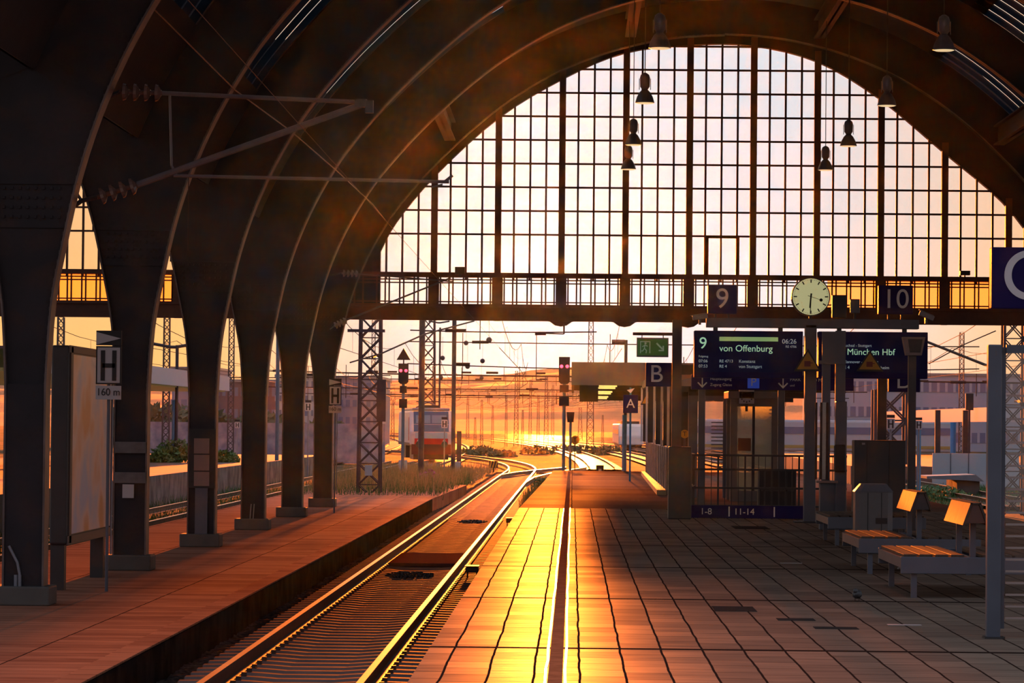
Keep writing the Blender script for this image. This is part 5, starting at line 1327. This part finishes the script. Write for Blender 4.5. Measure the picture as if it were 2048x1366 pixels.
# pale panels wall and low shed on the right
a, b = at(1863, 960, 165), at(1972, 907, 165); pw = thing('panel_wall', ((a.x+b.x)/2, 165, -0.1), 'pale panelled wall below the far right canopy', 'wall')
MB(pw.location).box((a.x, 165, ZB), (b.x+1.5, 165.2, b.z)).build('panels', PALE, pw)
for k in (0.33, 0.66): x = a.x+(b.x-a.x)*k; MB(pw.location).box((x-0.02, 164.98, ZB), (x+0.02, 165, b.z)).build('joint', GREY, pw)
a, b = at(1850, 975, 140), at(1957, 948, 140); sh = thing('low_shed', ((a.x+b.x)/2, 140, ZB), 'low concrete shed with slanting roof on the grass, right', 'shed')
MB(sh.location).box((b.x-0.9, 140, ZB), (b.x, 144, b.z-0.2)).build('body', CONC, sh); MB(sh.location).prism([(a.x, b.z-0.1), (b.x-0.2, b.z-0.02), (b.x+0.15, b.z-0.3), (b.x-0.6, b.z-0.25), (a.x, b.z-0.2)], 139.7, 143).build('roof', GREYL, sh)
# buildings
def building(x0, x1, d, z1, label, material, floors=3, wins=10, nm='office_building', dep=25, wm=None, z0=ZB):
    t_ = thing(nm, ((x0+x1)/2, d, z0), label, 'building'); o = t_.location
    MB(o).box((x0, d, z0), (x1, d+dep, z1)).build('walls', material, t_)
    MB(o).box((x0-0.2, d-0.2, z1), (x1+0.2, d+dep, z1+0.3)).build('parapet', GREYL, t_)
    h = (z1-z0)/floors; w = (x1-x0)/wins
    for f_ in range(floors):
        MB(o).box((x0+0.3, d-0.06, z0+h*(f_+0.35)), (x1-0.3, d-0.02, z0+h*(f_+0.75))).build('window_band', wm or LB, t_)
        m = MB(o)
        for k in range(wins+1): m.box((x0+k*w-0.15, d-0.1, z0+h*(f_+0.35)), (x0+k*w+0.15, d-0.05, z0+h*(f_+0.75)))
        m.build('piers', material, t_)
    return t_
BLD = mat('pale_blue_wall', (0.33, 0.38, 0.48), 0.6); BLG = mat('grey_blue_wall', (0.22, 0.24, 0.32), 0.6); SLW = mat('slate_window', (0.12, 0.16, 0.28), 0.3)
building(at(1640, 0, 420).x, at(2060, 0, 420).x, 420, at(1900, 752, 420).z, 'long pale blue industrial building on the right horizon', BLD, 3, 26, wm=SLW)
building(at(655, 0, 400).x, at(765, 0, 400).x, 400, at(700, 757, 400).z, 'grey-blue office block left of the locomotive', BLG, 4, 8, wm=SLW)
building(at(436, 0, 380).x, at(610, 0, 380).x, 380, at(480, 764, 380).z, 'dull brownish block between the left pillars', mat('mauve_wall', (0.13, 0.10, 0.12), 0.7), 3, 14, wm=SLW)
building(at(350, 0, 460).x, at(432, 0, 460).x, 460, at(390, 738, 460).z, 'blue-grey block peeping over the left canopy', BLG, 3, 5, wm=SLW)
building(at(560, 0, 350).x, at(640, 0, 350).x, 350, at(600, 755, 350).z, 'pale high block in the gap beside the fifth pillar', BLD, 5, 6, wm=SLW)
m = MB(); a, b = at(240, 905, 235), at(770, 848, 235); m.box((a.x, 235, ZB), (b.x, 235.4, b.z))
gw = m.build('graffiti_wall', mat('graffiti_wall', (0.30, 0.30, 0.36), 0.7, col2=(0.16, 0.17, 0.24), scale=1.6)); tag(gw, 'long low grey wall with faint graffiti behind the left tracks', 'wall')
# right-hand train bodies / yellow line glimpsed through the stair glazing
a, b = at(1380, 905, 300), at(1720, 855, 300); tr2 = thing('passenger_train', ((a.x+b.x)/2, 300, ZR), 'silvery train seen through the glazed stair screens', 'train')
MB(tr2.location).box((a.x, 300, ZR+0.4), (b.x+8, 302.8, b.z+0.6)).build('body', PALE, tr2, bevel=0.2); MB(tr2.location).box((a.x, 299.95, b.z-0.6), (b.x+8, 300, b.z)).build('window_band', SLW, tr2); MB(tr2.location).box((a.x, 299.95, ZR+0.7), (b.x+8, 300, ZR+0.95)).build('yellow_stripe', mat('ochre', (0.4, 0.28, 0.08), 0.6), tr2)

# hills: a wooded ridge with depth, far behind the yard
import mathutils
m = MB(); nx, ny = 90, 14
def ridge(x):
    px = VX + x*F/2600.0
    pts = [(-200, 775), (0, 770), (300, 768), (600, 766), (760, 764), (905, 757), (1010, 750), (1095, 737), (1200, 730), (1400, 742), (1600, 760), (1900, 775), (2400, 785)]
    for (a, b) in zip(pts, pts[1:]):
        if a[0] <= px <= b[0]: py = a[1]+(b[1]-a[1])*(px-a[0])/(b[0]-a[0]); break
    else: py = 780
    return EYE + (VY-py)/F*2600.0
vs = []
for j in range(ny):
    for i in range(nx):
        x = -560 + 1120*i/(nx-1); y = 1500 + 1100*j/(ny-1); f = j/(ny-1)
        n_ = mathutils.noise.noise((x*0.01, y*0.01, 0))*3 + mathutils.noise.noise((x*0.05, y*0.05, 3))*1.2
        vs.append((x, y, ZB + (ridge(x)-ZB)*(f**1.1)*(1 if j < ny-1 else 1) + n_*f))
m.add(vs, [(j*nx+i, j*nx+i+1, (j+1)*nx+i+1, (j+1)*nx+i) for j in range(ny-1) for i in range(nx-1)])
struct('hills', m, mat('wooded_hill', (0.09, 0.09, 0.045), 0.9, col2=(0.05, 0.055, 0.03), scale=0.03))

# vegetation
def bush(c, r, n, label, material=LEAF, name='bush', sq=(1, 1, 0.6), sz=0.09, cat='bush', kind=None):
    m = MB(c); c = Vector(c)
    for i in range(n):
        d_ = Vector((random.gauss(0, 1), random.gauss(0, 1), abs(random.gauss(0, 1)))).normalized() * (random.random()**0.33)
        p = c + Vector((d_.x*r*sq[0], d_.y*r*sq[1], d_.z*r*2*sq[2])); a_ = Vector((random.gauss(0, 1), random.gauss(0, 1), random.gauss(0, 1))).normalized(); b_ = a_.orthogonal().normalized()
        s = sz*random.uniform(0.6, 1.3); m.add([p-a_*s, p+b_*s*0.5, p+a_*s, p-b_*s*0.5], [(0, 1, 2, 3)])
    return tag(m.build(name, material), label, cat, kind=kind)
random.seed(9)
p = at(350, 930, 150); bush((p.x, 150, -0.02), 0.9, 900, 'leafy green bush on the far platform between second and third pillars', sq=(1.3, 1, 0.55), sz=0.11)
p = at(322, 930, 149); bush((p.x, 149, -0.02), 0.5, 350, 'smaller green bush at the left foot of the big bush', sz=0.11)
p = at(450, 932, 152); bush((p.x, 152, -0.02), 0.55, 400, 'green bush glimpsed right of the third pillar', sq=(1.2, 1, 0.5), sz=0.11)
p = at(1850, 985, 135); bush((p.x+0.3, 135, ZB), 0.8, 700, 'patch of green weeds before the low shed', sq=(2.0, 1, 0.35), name='weed_patch')
def grass(x0, x1, y0, y1, n, h, label, material=LEAFT, z=ZB, name='tall_grass', kind='stuff'):
    m = MB(((x0+x1)/2, (y0+y1)/2, z))
    for i in range(n):
        x, y = random.uniform(x0, x1), random.uniform(y0, y1); hh = h*random.uniform(0.4, 1.1); lx, ly = random.uniform(-.15, .15), random.uniform(-.15, .15); w_ = 0.012
        m.add([(x-w_, y, z), (x+w_, y, z), (x+lx, y+ly, z+hh)], [(0, 1, 2)])
    return tag(m.build(name, material), label, 'grass', kind=kind)
grass(-9.2, -4.4, 118, 160, 5200, 0.75, 'tall dry grass where the low platform ends', z=-0.75)
grass(-9.2, -4.2, 112, 150, 2600, 0.6, 'greener grass mixed into the dry grass at the low platform end', LEAF, -0.75)
grass(-12.5, -4.5, 160, 215, 3500, 0.6, 'sparse grass between the tracks before the locomotive')
grass(-13.4, -9.4, 70, 150, 2500, 0.35, 'low weeds along the track behind the pillars', LEAF)
grass(-1.6, -1.1, 105, 150, 350, 0.55, 'thin weeds growing from the right side of the track', LEAF, -0.8)
grass(12, 20, 120, 165, 3500, 0.3, 'short green grass before the right-hand shed', LEAF)
p = at(857, 962, 140); bush((p.x, 140, -0.8), 0.55, 420, 'tall weed with purple flowers in front of the locomotive', PURPLE, 'flowering_weed', (1, 1, 0.7), 0.05, 'plant')
p = at(1100, 975, 116); bush((-1.0, 116, -0.3), 0.3, 160, 'small leafy weed at the platform corner beside the track', sz=0.05, name='weed', cat='plant')
p = at(1130, 925, 140.5); bush((p.x+0.15, 141, ZB), 0.35, 220, 'green weed growing around the foot of the red signal', sz=0.07, name='weed', cat='plant')
for i, (px, d, r) in enumerate(((960, 320, 1.3), (1005, 300, 0.9), (1075, 330, 1.2), (1170, 330, 1.4), (1130, 360, 1.2), (1215, 340, 1.3), (930, 300, 1.0))):
    p = at(px, 900, d); bush((p.x, d, ZB), r, 260, 'low scrub bush between the far yard tracks, ' + ('left of the curve', 'above the curve', 'right of the curve', 'under the canopy', 'near the red signal', 'beside the white train', 'beside the locomotive')[i], mat('scrub', (0.07, 0.10, 0.03), 0.7), 'scrub_bush', (1.5, 1, 0.3), 0.22)
# trees along the left background
for i, (px, d, r) in enumerate(((280, 300, 4.0), (340, 320, 4.2), (400, 300, 3.6), (520, 300, 3.2), (650, 330, 2.6))):
    p = at(px, 880, d); t_ = bush((p.x, d, ZB+0.8), r, 900, ('dark tree under the left canopy line, ' + ('leftmost', 'tallest', 'beside the third pillar', 'between fourth and fifth pillars', 'right of the last pillar')[i]), mat('tree_foliage', (0.06, 0.09, 0.045), 0.8), 'tree', (1.1, 1, 0.42), 0.5, 'tree')
    MB((p.x, d, ZB+0.8)).tube((p.x, d, ZB), (p.x, d, ZB+2.5), 0.15).build('trunk', MAST, t_)

# overhead wires in the yard: long sagging lines over each track and cross-span wires with insulators
def sag(x0, y0, z0, x1, y1, z1, s, n=8): return [(x0+(x1-x0)*i/n, y0+(y1-y0)*i/n, z0+(z1-z0)*i/n-4*s*(i/n)*(1-i/n)) for i in range(n+1)]
random.seed(13)
wn = 0
for (x0, b) in ((-16.5, -1e-4), (-8.9, -1e-4), (-21, -1e-4), (1.8, -1e-4), (6.4, -1e-4), (11.0, -1e-4), (15.5, -1e-4), (20, -1e-4), (TX, -2.2e-4)):
    m = MB((x0, 150, 5)); xb = lambda y: x0 + (b*(y-200)**2 if y > 200 else 0)
    y = 130
    while y < 720:
        m.path(sag(xb(y), y, 6.0, xb(y+55), y+55, 6.0, 0.8, 6), 0.010+y*0.00003, 4); m.tube((xb(y), y, 4.6), (xb(y+55), y+55, 4.6), 0.010+y*0.00003, 4)
        for k in (1, 2, 3, 4): q = sag(xb(y), y, 6.0, xb(y+55), y+55, 6.0, 0.8, 5)[k]; m.tube(q, (q[0], q[1], 4.6), 0.008, 4)
        y += 55
    tag(m.build('overhead_wire', WIRE), 'overhead line of one yard track fading into the haze', 'wire', 'yard overhead lines')
for i, (d, z, xa, xb_) in enumerate(((150, 5.75, -7.0, 1.0), (190, 5.0, -9.0, 22.0), (190, 6.2, -9.0, 22.0), (262, 5.6, -24, 22), (262, 4.4, -24, 22), (330, 6.6, -28, 26), (330, 4.5, -28, 26), (420, 7.2, -30, 26), (420, 5.0, -30, 26), (520, 8.4, -34, 24), (520, 6.0, -34, 24), (640, 8.0, -38, 20), (200, 4.4, 20, 40), (230, 4.9, -34, -12), (300, 5.8, 26, 60))):
    m = MB((xa, d, z)); m.path(sag(xa, d, z, xb_, d, z, 0.25 if i % 2 else 0.05, 8), 0.02+d*0.00006, 5)
    x = xa + 1.5 + (i % 3)
    while x < xb_-2: m.tube((x, d, z), (x+0.9, d, z), 0.06+d*0.0001, 8); x += random.choice((5.5, 7.0, 9.0))
    x = xa + 3
    while x < xb_: m.tube((x, d, z+0.5), (x, d, z-0.8), 0.02+d*0.00005, 4); x += random.choice((4.0, 6.5))
    tag(m.build('cross_span_wire', WIRE), 'cross-span wire with insulators over the yard, ' + ('nearest', 'second', 'third', 'fourth', 'fifth', 'sixth', 'seventh', 'eighth', 'ninth', 'tenth', 'eleventh', 'farthest', 'right side near', 'left side', 'right side far')[i] + ' of the spans', 'wire')
# round weights / disc insulators against the sky
for (px, py, d, r) in ((978, 680, 190, 6), (932, 686, 260, 5), (885, 716, 262, 5), (965, 722, 262, 5), (935, 733, 262, 5), (882, 755, 330, 4.5), (963, 756, 330, 4.5)):
    p = at(px, py, d); tag(MB(p).ball(p, r/(F/d), 5).tube(p, (p.x, p.y, p.z+1.6), 0.012, 4).build('tension_weight', MAST), 'round dark weight hanging in the wires against the bright sky', 'weight', 'round weights in the yard wires')
# bracket under the gallery girder with stub insulator
p = at(1128, 668, YE-0.2); q = at(1128, 648, YE-0.2); t_ = thing('wire_anchor', q, 'rusty wire anchor with insulator hanging from the gallery girder', 'wire anchor')
m = MB(q); m.tube(q, p, 0.025, 6); m.tube(p, at(1070, 666, YE-0.2), 0.018, 6); m.build('hook', FRAME, t_)
MB(q).tube(at(1092, 667, YE-0.2), at(1070, 667, YE-0.2), 0.05, 8).build('insulator', FRAME, t_)
wire([at(745, 715, 117), at(765, 706, 130), at(850, 668, 140), at(948, 642, 150)], 0.035, 'slanting stay rod of a catenary bracket before the left mast', 'stay_rod')
wire([at(700, 725, 110), at(765, 706, 116), ], 0.025, 'short stay wire at the large lattice mast', 'stay_rod')
wire([at(1850, 683, 125), at(1968, 730, 118), at(2003, 743, 112)], 0.05, 'slanting bracket tube against the right-hand sky', 'stay_rod')
wire([at(1856, 728, 180), at(1925, 690, 180), at(1990, 662, 180)], 0.03, 'thin rising stay wire against the right-hand sky', 'stay_rod')

# ---------------------------------------------------------------- yard haze and the glow volume added in the hall
def haze(name, a, b, dens, g, col, label):
    M = bpy.data.materials.new(name); M.use_nodes = True; nt = M.node_tree; N = nt.nodes; N.remove(N['Principled BSDF'])
    v = N.new('ShaderNodeVolumeScatter'); v.inputs['Density'].default_value = dens; v.inputs['Anisotropy'].default_value = g; v.inputs['Color'].default_value = (*col, 1)
    nt.links.new(v.outputs[0], N['Material Output'].inputs['Volume'])
    m = MB(); m.box(a, b); o = m.build(name, M); return tag(o, label, 'haze', kind='stuff')
haze('hall_glow_volume', (-26, 2, -3), (30, 150, 14.5), 1.0e-5, 0.974, (1.0, 0.5, 0.15), 'thin volume added in the hall for the orange glow towards the sun')  # volume and its orange tint added for the glow around the window bars
haze('yard_haze', (-400, 160, -3), (400, 1400, 60), 4.0e-5, 0.40, (0.7, 0.9, 1.0), 'pinkish sunset haze over the yard and hills')
